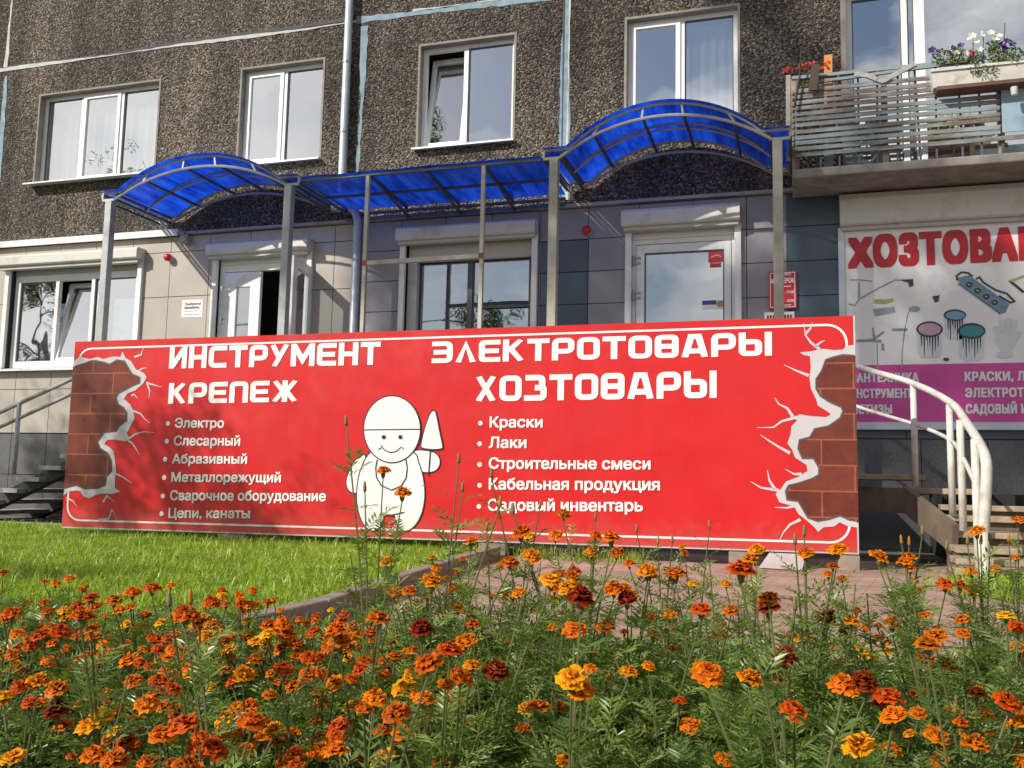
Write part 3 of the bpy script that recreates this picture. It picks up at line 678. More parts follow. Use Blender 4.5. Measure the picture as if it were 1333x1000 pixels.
x0, x1 = at(995, 410, YC).x, at(1034, 410, YC).x; z1 = at(1015, 406.5, YC).z; m.box(x0, x1, YC-.012, YC-.002, z1-.16, z1); m.build('plate', PAPER, sm)
m = MB()
for i in range(9): m.quad((x0+.03+i*.032, YC-.0145, z1-.075), (x0+.05+i*.032, YC-.0145, z1-.075), (x0+.05+i*.032, YC-.0145, z1-.035), (x0+.03+i*.032, YC-.0145, z1-.035))
m.build('lettering', INK, sm)
ga = MB(); ys = YC+.042
x0, x1 = at(922, 335, ys).x, at(942.5, 335, ys).x; ga.box(x0, x1, ys, ys+.004, at(930, 341, ys).z, at(930, 323.5, ys).z); ga.box(x0+.02, x1-.035, ys, ys+.004, at(930, 348, ys).z, at(930, 341, ys).z-.001)
st = thing('door_sticker', (x0, ys, 3.2), 0, 'red sticker in the top right corner of the right door pane', 'sticker'); ga.build('sheet', M('red_sticker_film', (.48, .03, .04), .4), st)
ga = MB(); xx = (x0+x1)/2
ga.ribbon([(x0+.03, ys-.002, 3.36), (x0+.10, ys-.002, 3.39), (x1-.03, ys-.002, 3.36)], .014); ga.ribbon([(x0+.04, ys-.002, 3.29), (x1-.05, ys-.002, 3.29)], .014); ga.build('print', M('pink_print', (.7, .35, .35), .5), st)
ga = MB(); x0, x1 = at(914, 395, ys).x, at(944, 395, ys).x; za, zb = at(930, 402, ys).z, at(930, 391, ys).z
st = thing('card_payment_sticker', (x0, ys, 2.8), 0, 'small white, blue and orange payment sticker low on the right door pane', 'sticker')
ga.box(x0, x1, ys, ys+.003, za, zb); ga.build('sheet', PAPER, st)
ga = MB(); ga.quad((x0, ys-.002, (za+zb)/2), (x0+(x1-x0)*.62, ys-.002, (za+zb)/2), (x0+(x1-x0)*.62, ys-.002, zb), (x0, ys-.002, zb)); ga.build('blue_print', M('blue_film', (.06, .07, .30), .5), st)
ga = MB(); ga.lathe((0, 0, 0), [(.04, 0), (0, 0)], 18); ga.v = [Matrix.Rotation(R(90), 3, 'X') @ v+Vector((x1-.06, ys-.002, zb-.045)) for v in ga.v]; ga.build('orange_disc', M('orange_film', (.75, .25, .03), .5), st)
# ================================================================== SHOP POSTER (right)
ad = thing('shop_poster', (1.7, YC, 1.3), 0, 'big household goods poster with a magenta band under the balcony', 'poster')
YA = YC-.055; AX0, AX1 = .50, 2.82
m = MB(); m.box(AX0, AX1, YA, YC-.002, 1.385, 3.565); m.build('board', M('poster_grey', (.82, .81, .81), .4, var=.04), ad)
fr = MB(); fr.box(.43, .498, YA-.02, YC-.002, 1.28, 3.60); fr.box(AX1+.002, AX1+.07, YA-.02, YC-.002, 1.28, 3.60); fr.box(.50, AX1, YA-.02, YC-.002, 1.30, 1.383)
fr.build('frame', M('silver_frame', (.52, .56, .60), .35, .2, var=.05), ad, bevel=.003)
m = MB(); m.quad((AX0, YA-.003, 1.387), (AX1, YA-.003, 1.387), (AX1, YA-.003, 2.02), (AX0, YA-.003, 2.02)); m.build('magenta_band', M('magenta_print', (.60, .060, .31), .4, var=.04), ad)
m = MB(); text_on(m, 'ХОЗТОВАРЫ', (.555, 3.145), (2.74, 3.145), .335, .06, YA-.004, 1.16); m.build('red_lettering', M('dark_red_print', (.50, .012, .02), .4, var=.06), ad)
for i, (s1, s2, w1_, w2_) in enumerate((('САНТЕХНИКА', 'КРАСКИ, ЛАКИ', .70, .80), ('ИНСТРУМЕНТ', 'ЭЛЕКТРОТОВАРЫ', .63, .93), ('МЕТИЗЫ', 'САДОВЫЙ ИНВЕНТАРЬ', .42, 1.10))):
    z = 1.83-.175*i
    for s_, xx_, ww_ in ((s1, .535, w1_), (s2, 1.70, w2_)):
        m = MB(); text_on(m, s_, (xx_, z), (xx_+ww_, z), .095, .045, YA-.007, 1.1); m.build('white_lettering', M('pale_print', (.80, .76, .79), .4, var=.03), ad)
def adp(u, v, o=.004): p = at(u, v, YA); return Vector((p.x, YA-o, p.z))
def adpoly(mb, c, pts, o=.004): mb.poly([adp(c[0]+x/5.554, c[1]+y/5.554, o) for x, y in pts])
def adline(mb, c, pts, w, o=.004): mb.ribbon([adp(c[0]+x/5.554, c[1]+y/5.554, o) for x, y in pts], w)
def ell(cx, cy, rx, ry, n=20, a0=0, a1=2*PI): return [(cx+rx*math.cos(a0+(a1-a0)*i/n), cy+ry*math.sin(a0+(a1-a0)*i/n)) for i in range(n)]
C1 = (1093, 270)
PR_D = M('print_dark', (.035, .04, .05), .4, var=.2, vs=20); PR_G = M('print_chrome', (.28, .33, .36), .4, var=.35, vs=12); PR_T = M('print_teal', (.03, .25, .28), .4); PR_P = M('print_pink', (.48, .30, .40), .4); PR_B = M('print_blue', (.16, .34, .50), .4)
PR_L = M('print_pale', (.64, .67, .70), .4, var=.05); PR_Y = M('print_yellow', (.45, .44, .20), .4); PR_S = M('print_steel_blue', (.15, .26, .34), .4, var=.2, vs=10)
m = MB()   # taps, shower, bulb thread, valve
adline(m, C1, [(65, 700), (110, 710), (140, 665), (280, 585), (400, 525), (450, 527)], .016); adline(m, C1, [(140, 545), (138, 665)], .022); adline(m, C1, [(75, 525), (145, 525), (235, 535)], .012)
adline(m, C1, [(450, 1165), (452, 1050), (470, 880), (495, 760), (530, 735)], .011); adline(m, C1, [(380, 885), (490, 885)], .03); adpoly(m, C1, ell(540, 735, 42, 22), .0045)
adline(m, C1, [(120, 965), (230, 960), (300, 970)], .035); adline(m, C1, [(240, 870), (250, 950), (320, 900)], .022); adline(m, C1, [(270, 990), (275, 1160)], .011); adline(m, C1, [(310, 985), (315, 1035)], .03)
adpoly(m, C1, [(240, 735), (395, 715), (402, 760), (255, 790)], .005)
m.build('tap_print', PR_G, ad)
for nm, pts, o_ in (('spout_print', [(450, 522), (530, 520), (535, 565), (505, 580), (495, 545), (450, 532)], .004), ('bulb_thread_print', [(668, 645), (722, 635), (715, 680), (690, 690)], .0055), ('tape_print', ell(770, 1100, 22, 13), .004), ('plier_handle_print', [(1215, 530), (1262, 545), (1340, 610), (1320, 620), (1255, 565)], .004)):
    m = MB(); adpoly(m, C1, pts, o_); m.build(nm, PR_D, ad)
for cx, cy, rx, ry, h in ((650, 882, 96, 58, 180), (833, 780, 82, 42, 150), (954, 894, 100, 58, 190)):
    m = MB(); hw = rx*.92; adpoly(m, C1, [(cx-hw, cy), (cx+hw, cy), (cx+hw*.95, cy+h), (cx+hw*.6, cy+h+26), (cx-hw*.6, cy+h+26), (cx-hw*.95, cy+h)], .005); can = m.build('paint_can_print', PR_L, ad)
    m = MB(); adpoly(m, C1, ell(cx, cy, rx, ry, 26), .006)
    for k in range(7): x = cx-rx*.62+rx*1.25*k/6; adpoly(m, C1, [(x-7, cy+ry*.55), (x+7, cy+ry*.55), (x+4, cy+ry+55+35*((k*5) % 3)), (x, cy+ry+75+35*((k*5) % 3))], .0065)
    m.build('paint_drip_print', PR_D, can)
m = MB(); adpoly(m, C1, ell(700, 545, 70, 75, 22)); adpoly(m, C1, [(660, 600), (740, 600), (720, 640), (672, 640)], .0045); m.build('bulb_print', M('print_faint', (.72, .73, .75), .4), ad)
m = MB()
for (x0, y0, x1, y1) in ((1150, 930, 1125, 860), (1180, 900, 1175, 810), (1215, 900, 1225, 800), (1250, 910, 1270, 815), (1265, 960, 1310, 900)): adline(m, C1, [(x0, y0), (x1, y1)], .05, .0045)
adpoly(m, C1, [(1135, 905), (1275, 905), (1275, 990), (1240, 1040), (1165, 1040), (1120, 960)], .005); adpoly(m, C1, ell(1195, 1065, 60, 28), .0055); m.build('glove_print', PR_L, ad)
m = MB()
for pts in ([(72, 694), (108, 703), (136, 660), (280, 579), (400, 520)], [(134, 550), (132, 660)], [(466, 880), (490, 762)], [(122, 958), (228, 953)], [(250, 742), (392, 722)], [(848, 552), (1150, 770)]): adline(m, C1, pts, .005, .0075)
for cx, cy, rx in ((625, 960, 10), (812, 850, 8), (925, 975, 10)): adline(m, C1, [(cx, cy), (cx+4, cy+90)], .012, .0075)
for k in range(4): adline(m, C1, [(927+k*62, 556+k*43), (943+k*62, 564+k*43)], .008, .0085)
m.build('highlight_print', M('print_highlight', (.80, .82, .83), .4), ad)
for nm, mt, (cx, cy, rx, ry) in (('pink_paint_print', PR_P, (650, 882, 82, 44)), ('blue_paint_print', PR_B, (835, 782, 70, 30)), ('teal_paint_print', PR_T, (955, 896, 88, 42))):
    m = MB(); adpoly(m, C1, ell(cx, cy, rx, ry, 24), .008); m.build(nm, mt, ad)
m = MB(); adpoly(m, C1, [(850, 510), (935, 490), (1225, 700), (1200, 760), (1165, 770), (870, 560)], .0045); m.build('socket_strip_print', PR_S, ad)
m = MB(); adpoly(m, C1, [(855, 545), (1160, 765), (1160, 778), (855, 560)], .0055)
adline(m, C1, [(850, 530), (845, 495), (880, 470), (930, 475), (960, 500)], .02, .0055); adline(m, C1, [(985, 520), (1010, 505), (1040, 545), (1130, 600), (1210, 625), (1262, 680), (1235, 690), (1150, 640)], .02, .0055)
for k in range(4): adpoly(m, C1, ell(935+k*62, 560+k*43, 26, 20), .006)
m.build('cable_print', PR_D, ad)
m = MB(); adpoly(m, C1, [(250, 665), (330, 668), (385, 655), (390, 680), (330, 700), (250, 695)], .0045); adpoly(m, C1, [(1220, 530), (1340, 485), (1345, 500), (1240, 548)]); m.build('yellow_print', PR_Y, ad)

# ================================================================== LANDING AND STAIRS
ZL = 1.17
ld = thing('entrance_landing', (-4, 10, 0), 0, 'raised concrete landing in front of the shop doors behind the red banner', 'landing')
m = MB(); m.box(-8.20, -.30, 9.40, 10.92, ZL-.14, ZL); m.build('deck', STAIRC, ld, bevel=.01)
m = MB(); m.box(-8.0, -.6, 9.75, 9.95, .0, ZL-.142); m.build('support_wall', M('dark_support', (.05, .048, .045), .9), ld)
ls = thing('concrete_stairs', (-9, 10, 0), 0, 'pale concrete stairs climbing to the landing left of the banner', 'stairs')
for k in range(-2, 5):
    z = .72-.15*k; xa, xb = -9.20-.33*k, -8.87-.33*k
    m = MB(); m.box(xa-.03, xb, 9.40, 10.90, z-.055, z); tag(m.build('step', STAIRC, ls, bevel=.006))
m = MB(); m.bar((-10.6, 9.6, -.02), (-8.2, 9.6, 1.02), .12, .16); m.bar((-10.6, 10.7, -.02), (-8.2, 10.7, 1.02), .12, .16); m.build('stringer', M('dark_stringer', (.06, .06, .06), .9), ls)
m = MB(); m.box(-13.5, -7.6, 8.62, 8.72, -.02, .05)
tag(m.build('edging_kerb', M('pale_kerb', (.40, .39, .36), .9, var=.2, vs=9), bevel=.01), kind='structure')
lr = thing('stair_handrail', (-9.2, 9.4, 0), 0, 'grey two bar handrail beside the left concrete stairs', 'handrail')
YR = 9.42
a1, a2 = at(0, 537, YR), at(95, 493, YR); b1, b2 = at(0, 556, YR), at(95, 512, YR)
def ext(p, q, x): t = (x-p.x)/(q.x-p.x); return p+(q-p)*t
m = MB(); m.tube([ext(a1, a2, -11.2), ext(a1, a2, -8.1), ext(a1, a2, -8.1)+Vector((1.2, 0, .02))], .026, 10); m.build('top_rail', STEEL, lr, smooth=True)
m = MB(); m.tube([ext(b1, b2, -11.2), ext(b1, b2, -8.1), ext(b1, b2, -8.1)+Vector((1.2, 0, .02))], .024, 10); m.build('mid_rail', STEEL, lr, smooth=True)
p0, p1 = at(18, 625, YR), at(25.5, 523, YR)
for dx in (0, -1.35, 1.7):
    m = MB(); t = ext(a1, a2, p1.x+dx); m.tube([(t.x, YR, t.z-.92), (t.x, YR, t.z+.01)], .028, 10); m.build('post', STEEL, lr, smooth=True)

rs = thing('wooden_stairs', (1.6, 8, 0), 0, 'curving stairs with brown plank treads right of the red banner', 'stairs')
TRD = M('worn_tread', (.33, .25, .17), .75, var=.3, vs=9, bump=.4, bs=40, dirt=(.20, .15, .10), ds=4)
steps = []
tv = [(1249, 740, 6.85), (1249, 727, 7.15), (1249, 712, 7.45), (1240, 692, 7.78), (1229, 671, 8.12), (1228, 657, 8.5), (1181, 635, 8.75), (1120, 617, 9.05)]
for i, (u, v, Y) in enumerate(tv):
    p = at(u, v, Y); Yn = tv[i+1][2] if i+1 < len(tv) else 9.5
    xr = 3.6 if i < 6 else (3.0 if i == 6 else at(1187, 617, 9.05).x)
    if i == 6: xr = 2.9
    xl = p.x
    m = MB()
    if i < 6: m.box(xl-.02, xr, Y, Yn+.04, p.z-.045, p.z)
    else:
        # winding treads: only the left end of each shows
        m.add([(xl, Y, p.z-.05), (xl+.52, Y-.12, p.z-.05), (xl+.62, Y+.55, p.z-.05), (xl-.25, Y+.45, p.z-.05), (xl, Y, p.z), (xl+.52, Y-.12, p.z), (xl+.62, Y+.55, p.z), (xl-.25, Y+.45, p.z)],
              ((0, 3, 2, 1), (4, 5, 6, 7), (0, 1, 5, 4), (1, 2, 6, 5), (2, 3, 7, 6), (3, 0, 4, 7)))
    m.build('tread', TRD, rs, bevel=.006); steps.append(p)
m = MB()
for i in range(3):
    p = steps[i]; m.box(p.x, p.x+.05, tv[i][2]+.03, tv[i+1][2]+.3, .0, p.z-.047)
for i in range(6):
    p = steps[i]; zb = steps[i-1].z if i else 0.0
    m.box(p.x+.052, 3.58, tv[i][2]+.05, tv[i][2]+.07, zb+.001 if i else 0, p.z-.047)
m.build('riser', M('dark_riser', (.13, .095, .065), .85, var=.3, vs=8), rs)
m = MB(); q0, q1, q2 = at(1243, 688, 7.75), at(1178, 640, 8.75), at(1105, 640, 9.4)
for p, q in ((q0, q1), (q1, q2)): m.bar(p-Vector((0, 0, .08)), q-Vector((0, 0, .06)), .05, .22)
m.build('stringer', M('brown_stringer', (.15, .11, .075), .85, var=.3, vs=6, dirt=(.08, .06, .045), ds=3), rs)
m = MB(); m.box(-.28, .36, 9.45, 10.90, 1.0, 1.06); m.build('top_landing', STAIRC, rs)
m = MB(); m.box(1.3, 3.5, 8.9, 10.8, 0, .62); m.build('under_stair_shade', M('dark_void', (.02, .019, .018), .95), rs)  # near-black box added to stand in for the shade under the stairs
hr = thing('white_handrail', (1.1, 7, 0), 0, 'white tubular handrail curving down the wooden stairs right of the banner', 'handrail')
def spl(pts, n=6):
    o = []; P = [Vector(p) for p in pts]
    for i in range(len(P)-1):
        a, b_, c, d = P[max(i-1, 0)], P[i], P[i+1], P[min(i+2, len(P)-1)]
        for k in range(n):
            t = k/n; o.append(.5*((2*b_)+(c-a)*t+(2*a-5*b_+4*c-d)*t*t+(3*b_-a-3*c+d)*t**3))
    return o+[P[-1]]
ge = az(1283, 770, 0)
top = [at(1060, 452, 9.9), at(1117, 477, 9.5), at(1188, 499, 8.75), at(1237, 524, 8.1), at(1258, 550, 7.5), at(1275, 577, 6.95), at(1283, 597, ge.y+.03), at(1284, 625, ge.y), Vector((ge.x, ge.y, .35)), Vector((ge.x, ge.y, 0))]
m = MB(); T_ = spl(top); m.tube(T_, [.025+.010*min(1, i/40) for i in range(len(T_))], 12); m.build('top_rail', WHITEM, hr, smooth=True)
m = MB(); m.tube(spl([at(1060, 505, 9.9), at(1118, 530, 9.5), at(1192, 553, 8.75), at(1237, 573, 8.1), at(1254, 597, 7.5), at(1272, 634, 6.95)]), .017, 10); m.build('mid_rail', WHITEM, hr, smooth=True)
for (u0, v0, u1, v1, Y) in ((1188, 500, 1192, 633, 8.75), (1237.5, 527, 1240, 669, 8.1), (1253, 547, 1254, 691, 7.5), (1270, 572, 1275, 764, 6.95)):
    p, q = at(u0, v0, Y), at(u1, v1, Y); m = MB(); m.tube([q, Vector((q.x, q.y, p.z))], .027, 12); m.build('post', WHITEM, hr, smooth=True)

# ================================================================== CANOPIES
def arc(xa, xb, z0, zt, n=22):
    w = (xb-xa)/2; h = zt-z0; r_ = (w*w+h*h)/(2*h); cx = (xa+xb)/2; cz = zt-r_; t = math.asin(w/r_)
    return [(cx+r_*math.sin(-t+2*t*i/n), cz+r_*math.cos(-t+2*t*i/n)) for i in range(n+1)]
YF, YB = 9.75, 10.93
def arched(px0, px1, z0, zt, m_post, label, pw=.1):
    t = thing('arched_canopy', ((px0+px1)/2, 10.3, 0), 0, label, 'canopy', 'blue arched canopies over the shop doors')
    zu = z0+.10; ua, ub = px0+.16, px1-.16; la, lb = px0+.05, px1-.05
    U = arc(ua, ub, zu, zt); Lo = arc(la, lb, z0+.0, zt-.135)
    sh = MB(); P = [(px0-.13, zu+.012), (ua-.02, zu+.012)]+[(x, z+.022) for x, z in U[1:-1]]+[(ub+.02, zu+.012), (px1+.13, zu+.012)]
    for i, (x, z) in enumerate(P):
        for k in range(5): sh.v.append(Vector((x, YF-.07+(YB-YF+.06)*k/4, z)))
        if i:
            for k in range(4): a = (i-1)*5+k; sh.f.append((a, a+1, a+6, a+5))
    sh.build('roof_sheet', POLYC, t, smooth=True)
    for nm, Y, both in (('front_arch', YF, 1), ('middle_arch', (YF+YB)/2, 0), ('back_arch', YB-.03, 1)):
        m = MB()
        m.tube([(x, Y, z) for x, z in U], .016, 6)
        if both: m.tube([(x, Y, z) for x, z in Lo], .018, 6)
        else: m.tube([(x, Y, z) for x, z in arc(la, lb, z0, zt-.06)], .013, 6)
        if both:
            for x0_, x1_, s in ((px0-.13, ua, 1), (ub, px1+.13, -1)):
                xo = x0_ if s > 0 else x1_
                m.bar((x0_, Y, zu), (x1_, Y, zu), .03); m.bar((x0_ if s > 0 else lb, Y, z0), (la if s > 0 else x1_, Y, z0), .03); m.bar((xo, Y, z0+.016), (xo, Y, zu-.016), .03)
            for f in (.2, .4, .6, .8):
                i = round(f*22); a, b_ = U[i], Lo[i]; m.bar((a[0], Y, a[1]-.01), (b_[0], Y, b_[1]+.01), .022)
        m.build(nm, STEELB if m_post is STEELB else STEEL, t)
    for f in (.2, .4, .6, .8):
        i = round(f*22); m = MB(); m.bar((Lo[i][0], YF+.02, Lo[i][1]+.03), (Lo[i][0], YB-.05, Lo[i][1]+.03), .028); m.build('purlin', DSTEEL, t)
    for xo in (px0-.13, px0+.07, px1-.07, px1+.13):
        m = MB(); m.bar((xo, YF+.02, zu-.03), (xo, YB-.05, zu-.03), .03); m.bar((xo, YF+.02, z0), (xo, YB-.05, z0), .03); m.bar((xo, (YF+YB)/2, z0+.016), (xo, (YF+YB)/2, zu-.046), .025); m.build('side_rail', DSTEEL, t)
    for px in (px0, px1):
        m = MB(); m.box(px-pw/2, px+pw/2, YF-pw/2, YF+pw/2, .6 if px < -8.2 else ZL, z0-.018); m.box(px-.09, px+.09, YF-.09, YF+.09, (.6 if px < -8.2 else ZL+.001), (.61 if px < -8.2 else ZL+.012)); m.build('post', m_post, t, bevel=.006)
arched(-8.70, -6.01, 4.245, 4.725, STEEL, 'blue arched canopy over the left open door on two grey posts')
arched(-2.62, -.20, 4.285, 4.80, STEELB, 'blue arched canopy over the right closed door on two beige posts')
fc = thing('flat_canopy', (-4.2, 10.3, 0), 0, 'flat blue canopy joining the two arched canopies over the middle shop window', 'canopy')
X0, X1 = -5.83, -2.78; ZF, ZBk = 4.285, 4.215
m = MB()
for i in range(13):
    x = X0+(X1-X0)*i/12
    for k in range(5): y = YF-.05+(YB-YF+.03)*k/4; m.v.append(Vector((x, y, ZF+.03+(ZBk-ZF)*k/4+.006*math.sin(i*2.1+k))))
    if i:
        for k in range(4): a = (i-1)*5+k; m.f.append((a, a+1, a+6, a+5))
m.build('roof_sheet', POLYC, fc, smooth=True)
for nm, Y, z in (('front_beam', YF, ZF), ('middle_beam', 10.32, 4.24), ('back_beam', YB-.03, ZBk-.03)):
    m = MB(); m.bar((X0, Y, z), (X1, Y, z), .032); m.build(nm, DSTEEL, fc)
for x in (-4.93, -4.20, -3.47):
    m = MB(); m.bar((x, YF+.02, ZF-.005), (x, YB-.05, ZBk), .03); m.bar((x+.03, YF+.02, ZF-.03), (x+.03, YB-.05, ZBk-.13), .03); m.build('rafter', DSTEEL, fc)
m = MB(); m.bar((X0, YB-.03, 4.10), (X1, YB-.03, 4.10), .05, .05); m.build('wall_beam', DSTEEL, fc)
for x in (-4.94, -3.465):
    m = MB(); m.box(x-.024, x+.024, YF-.024, YF+.024, ZL, ZF-.018); m.build('post', STEELB, fc, bevel=.004)
m = MB(); m.bar((-4.915, YF, 3.195), (-3.49, YF, 3.205), .045, .05); m.build('crossbar', STEELB, fc)
m = MB()
for x, z in ((-4.94, 3.195), (-3.465, 3.205)): m.box(x-.029, x+.029, YF-.029, YF-.0245, z-.03, z+.03)
m.build('rust_patch', M('rusty_red', (.30, .07, .04), .8, var=.3, vs=20), fc)

# ================================================================== RED BANNER
BLw = dep(80, 687, 7.2*1.285); BRw = dep(1119, 722, 7.2)
dxy = Vector((BRw.x-BLw.x, BRw.y-BLw.y, 0)); ang = math.atan2(dxy.y, dxy.x)
bn = thing('advertising_banner', (BLw.x, BLw.y, 0), ang, 'long red advertising banner with white lettering and printed broken brick ends standing before the shops', 'banner')
bm_ = ROOT[bn]; bmi = bm_.inverted(); BO = Vector((BLw.x, BLw.y, 0)); BN = Vector((-math.sin(ang), math.cos(ang), 0)); CAMP = Vector((0, 0, CH))
def bl(u, v):
    q = ray(u, v); t = (BO-CAMP).dot(BN)/q.dot(BN); p = bmi @ (CAMP+q*t); return p.x, p.z
c_bl, c_tl, c_br, c_tr = bl(80, 687), bl(97, 445), bl(1119, 722), bl(1112, 411)
BX0, BX1 = 0.0, (c_br[0]+c_tr[0])/2
def zb(x): return c_bl[1]+(c_br[1]-c_bl[1])*x/BX1
def zt_(x): return c_tl[1]+(c_tr[1]-c_tl[1])*x/BX1
m = MB(); m.add([(BX0, 0, zb(0)), (BX1, 0, zb(BX1)), (BX1, 0, zt_(BX1)), (BX0, 0, zt_(0)), (BX0, .045, zb(0)), (BX1, .045, zb(BX1)), (BX1, .045, zt_(BX1)), (BX0, .045, zt_(0))],
                ((0, 1, 2, 3), (7, 6, 5, 4), (0, 4, 5, 1), (1, 5, 6, 2), (2, 6, 7, 3), (3, 7, 4, 0)))
m.build('red_face', RED, bn, local=True)
m = MB(); e = .012
m.quad((BX1-e, -.002, zb(BX1)), (BX1, -.002, zb(BX1)), (BX1, -.002, zt_(BX1)), (BX1-e, -.002, zt_(BX1))); m.quad((0, -.002, zb(0)), (BX1-e, -.002, zb(BX1)), (BX1-e, -.002, zb(BX1)+e), (0, -.002, zb(0)+e))
m.build('pale_hem', GREY_V, bn, local=True)
# rear frame and props
m = MB()
for x in (.4, 2.4, 4.6, 7.0):
    m.bar((x, .10, zb(x)), (x, .10, zt_(x)-.02), .06, .06); m.bar((x, .13, zt_(x)*.75), (x, .9, .02), .05, .05)
m.bar((.05, .075, zt_(0)-.06), (BX1-.05, .075, zt_(BX1)-.06), .05, .05); m.bar((.05, .075, zb(0)+.06), (BX1-.05, .075, zb(BX1)+.06), .05, .05)
m.build('rear_frame', WOOD, bn, local=True)
for u, w, h in ((1105, .16, .11), (965, .2, .10), (640, .25, .08), (300, .3, .06)):
    x = bl(u, 700)[0]; m = MB(); m.box(x-w/2, x+w/2, .01, .16, .0, min(h+.03, zb(x)-.004)); m.build('support_block', WOOD, bn, bevel=.006, local=True)
x = bl(1022, 735)[0]; m = MB(); m.add([(x-.2, -.22, .012), (x+.12, -.30, .012), (x+.16, -.02, zb(x)-.01), (x-.12, -.01, zb(x)-.01), (x-.2, -.20, .012), (x+.12, -.28, .012), (x+.16, .0, zb(x)-.01), (x-.12, .01, zb(x)-.01)], ((0, 1, 2, 3), (7, 6, 5, 4), (0, 4, 5, 1), (1, 5, 6, 2), (2, 6, 7, 3), (3, 7, 4, 0)))
loose = thing('loose_panel', (0, 0, 0), 0, 'small pale grey panel propped under the right part of the banner', 'panel'); ROOT[loose] = Matrix()
m.v = [bm_ @ v for v in m.v]; loose.location = m.v[0]; ROOT[loose] = Matrix.Translation(m.v[0]); m.build('sheet', GREY_V, loose)
# white border line
def rrect(x0, x1, z0a, z0b, z1a, z1b, r_):
    o = []
    for cx, cz, a0 in ((x0+r_, z0a+r_, 180), (x1-r_, z0b+r_, 270), (x1-r_, z1b-r_, 0), (x0+r_, z1a-r_, 90)):
        for k in range(7): a = R(a0+90*k/6); o.append(Vector((cx+r_*math.cos(a), -.0025, cz+r_*math.sin(a))))
    return o
m = MB(); m.ribbon(rrect(.055, BX1-.065, zb(0)+.08, zb(BX1)+.085, zt_(0)-.075, zt_(BX1)-.07, .15), .018, closed=True); m.build('border_line', WHITE_V, bn, local=True)
# broken plaster ends
def bpoly(mb, pts, c, s, y): mb.poly([(min(max(a, .001), BX1-.001), y, b_) for a, b_ in (bl(c[0]+x/s, c[1]+z/s) for x, z in pts)])
def bline(mb, pts, c, s, w, y, taper=False): mb.ribbon([Vector((a, y, b_)) for a, b_ in (bl(c[0]+x/s, c[1]+z/s) for x, z in pts)], w, taper=taper)
CL, SL = (80, 420), 3.572
Lout = [(50, 185), (60, 180), (78, 166), (90, 150), (98, 162), (130, 170), (170, 160), (195, 170), (215, 165), (245, 158), (275, 160), (285, 135), (300, 165), (325, 180), (340, 205), (348, 218), (385, 235), (398, 255), (380, 285), (345, 315), (310, 330), (290, 355), (320, 380), (335, 410), (342, 445), (320, 485), (305, 515), (320, 540), (300, 552), (250, 545), (215, 545), (200, 565), (225, 580), (245, 600), (250, 640), (256, 690), (250, 720), (250, 770), (275, 786), (235, 797), (190, 795), (160, 802), (130, 817), (105, 810), (90, 785), (70, 780), (40, 785), (15, 800), (0, 805)]
Lin = [(50, 208), (62, 205), (110, 190), (135, 180), (160, 178), (200, 185), (225, 195), (260, 175), (295, 180), (315, 215), (330, 240), (365, 255), (365, 280), (340, 290), (300, 310), (265, 330), (255, 350), (265, 380), (290, 395), (305, 420), (305, 455), (270, 480), (255, 505), (200, 510), (190, 525), (170, 555), (180, 585), (215, 605), (232, 640), (235, 690), (210, 715), (205, 755), (170, 770), (110, 772), (70, 755), (15, 770), (0, 775)]
CRr, SR = (960, 420), 2.7775
Rout = [(445, 78), (425, 80), (395, 85), (380, 98), (350, 100), (310, 95), (260, 105), (225, 108), (240, 118), (262, 122), (265, 160), (260, 200), (266, 240), (285, 280), (290, 300), (330, 325), (338, 333), (320, 342), (260, 338), (225, 332), (205, 345), (215, 355), (195, 375), (192, 405), (180, 437), (198, 460), (208, 488), (250, 515), (253, 537), (220, 558), (175, 575), (158, 600), (138, 620), (152, 650), (205, 665), (220, 692), (250, 715), (280, 742), (292, 757), (312, 740), (350, 737), (370, 722), (400, 737), (450, 742)]
Rin = [(445, 120), (422, 120), (380, 118), (350, 125), (320, 135), (305, 175), (285, 205), (285, 240), (300, 265), (330, 285), (375, 305), (382, 320), (372, 345), (330, 375), (280, 385), (262, 415), (225, 425), (220, 455), (235, 490), (275, 490), (295, 525), (295, 550), (270, 565), (225, 580), (185, 590), (175, 610), (180, 640), (220, 645), (240, 680), (255, 705), (290, 717), (330, 710), (370, 697), (410, 715), (450, 724)]
m = MB(); bpoly(m, Lout, CL, SL, -.004)
for ln in ([(395, 280), (430, 290), (467, 300)], [(400, 285), (412, 320), (407, 352)], [(325, 340), (340, 335), (355, 352)], [(335, 410), (370, 425), (385, 445), (412, 468)], [(315, 540), (345, 518), (385, 508), (430, 511)], [(310, 548), (330, 560), (345, 582), (364, 617)], [(255, 703), (290, 720), (325, 745)], [(340, 160), (372, 150), (375, 135), (386, 116)], [(350, 230), (375, 215), (398, 210)], [(25, 815), (55, 830), (74, 855)], [(195, 835), (212, 805), (247, 832)], [(175, 917), (222, 912), (235, 870), (245, 880), (256, 917)]):
    bline(m, ln, CL, SL, .022, -.0035, True)
m.build('broken_plaster_print', GREY_V, bn, local=True)
m = MB(); bpoly(m, Rout, CRr, SR, -.004)
for ln in ([(297, 97), (265, 72), (245, 45), (240, 2)], [(245, 42), (265, 20), (272, 0)], [(280, 88), (300, 72), (316, 65)], [(258, 192), (215, 175), (168, 153)], [(200, 340), (180, 310), (150, 295), (134, 272)], [(215, 342), (160, 357), (130, 379), (70, 380)], [(190, 472), (150, 450), (110, 425), (82, 405)], [(232, 548), (205, 548), (172, 530)], [(150, 607), (85, 597), (48, 575)], [(135, 602), (115, 570), (108, 533)], [(215, 660), (180, 670), (135, 668)], [(228, 712), (190, 730), (165, 760), (148, 797)]):
    bline(m, ln, CRr, SR, .026, -.0035, True)
m.build('broken_plaster_print', GREY_V, bn, local=True)
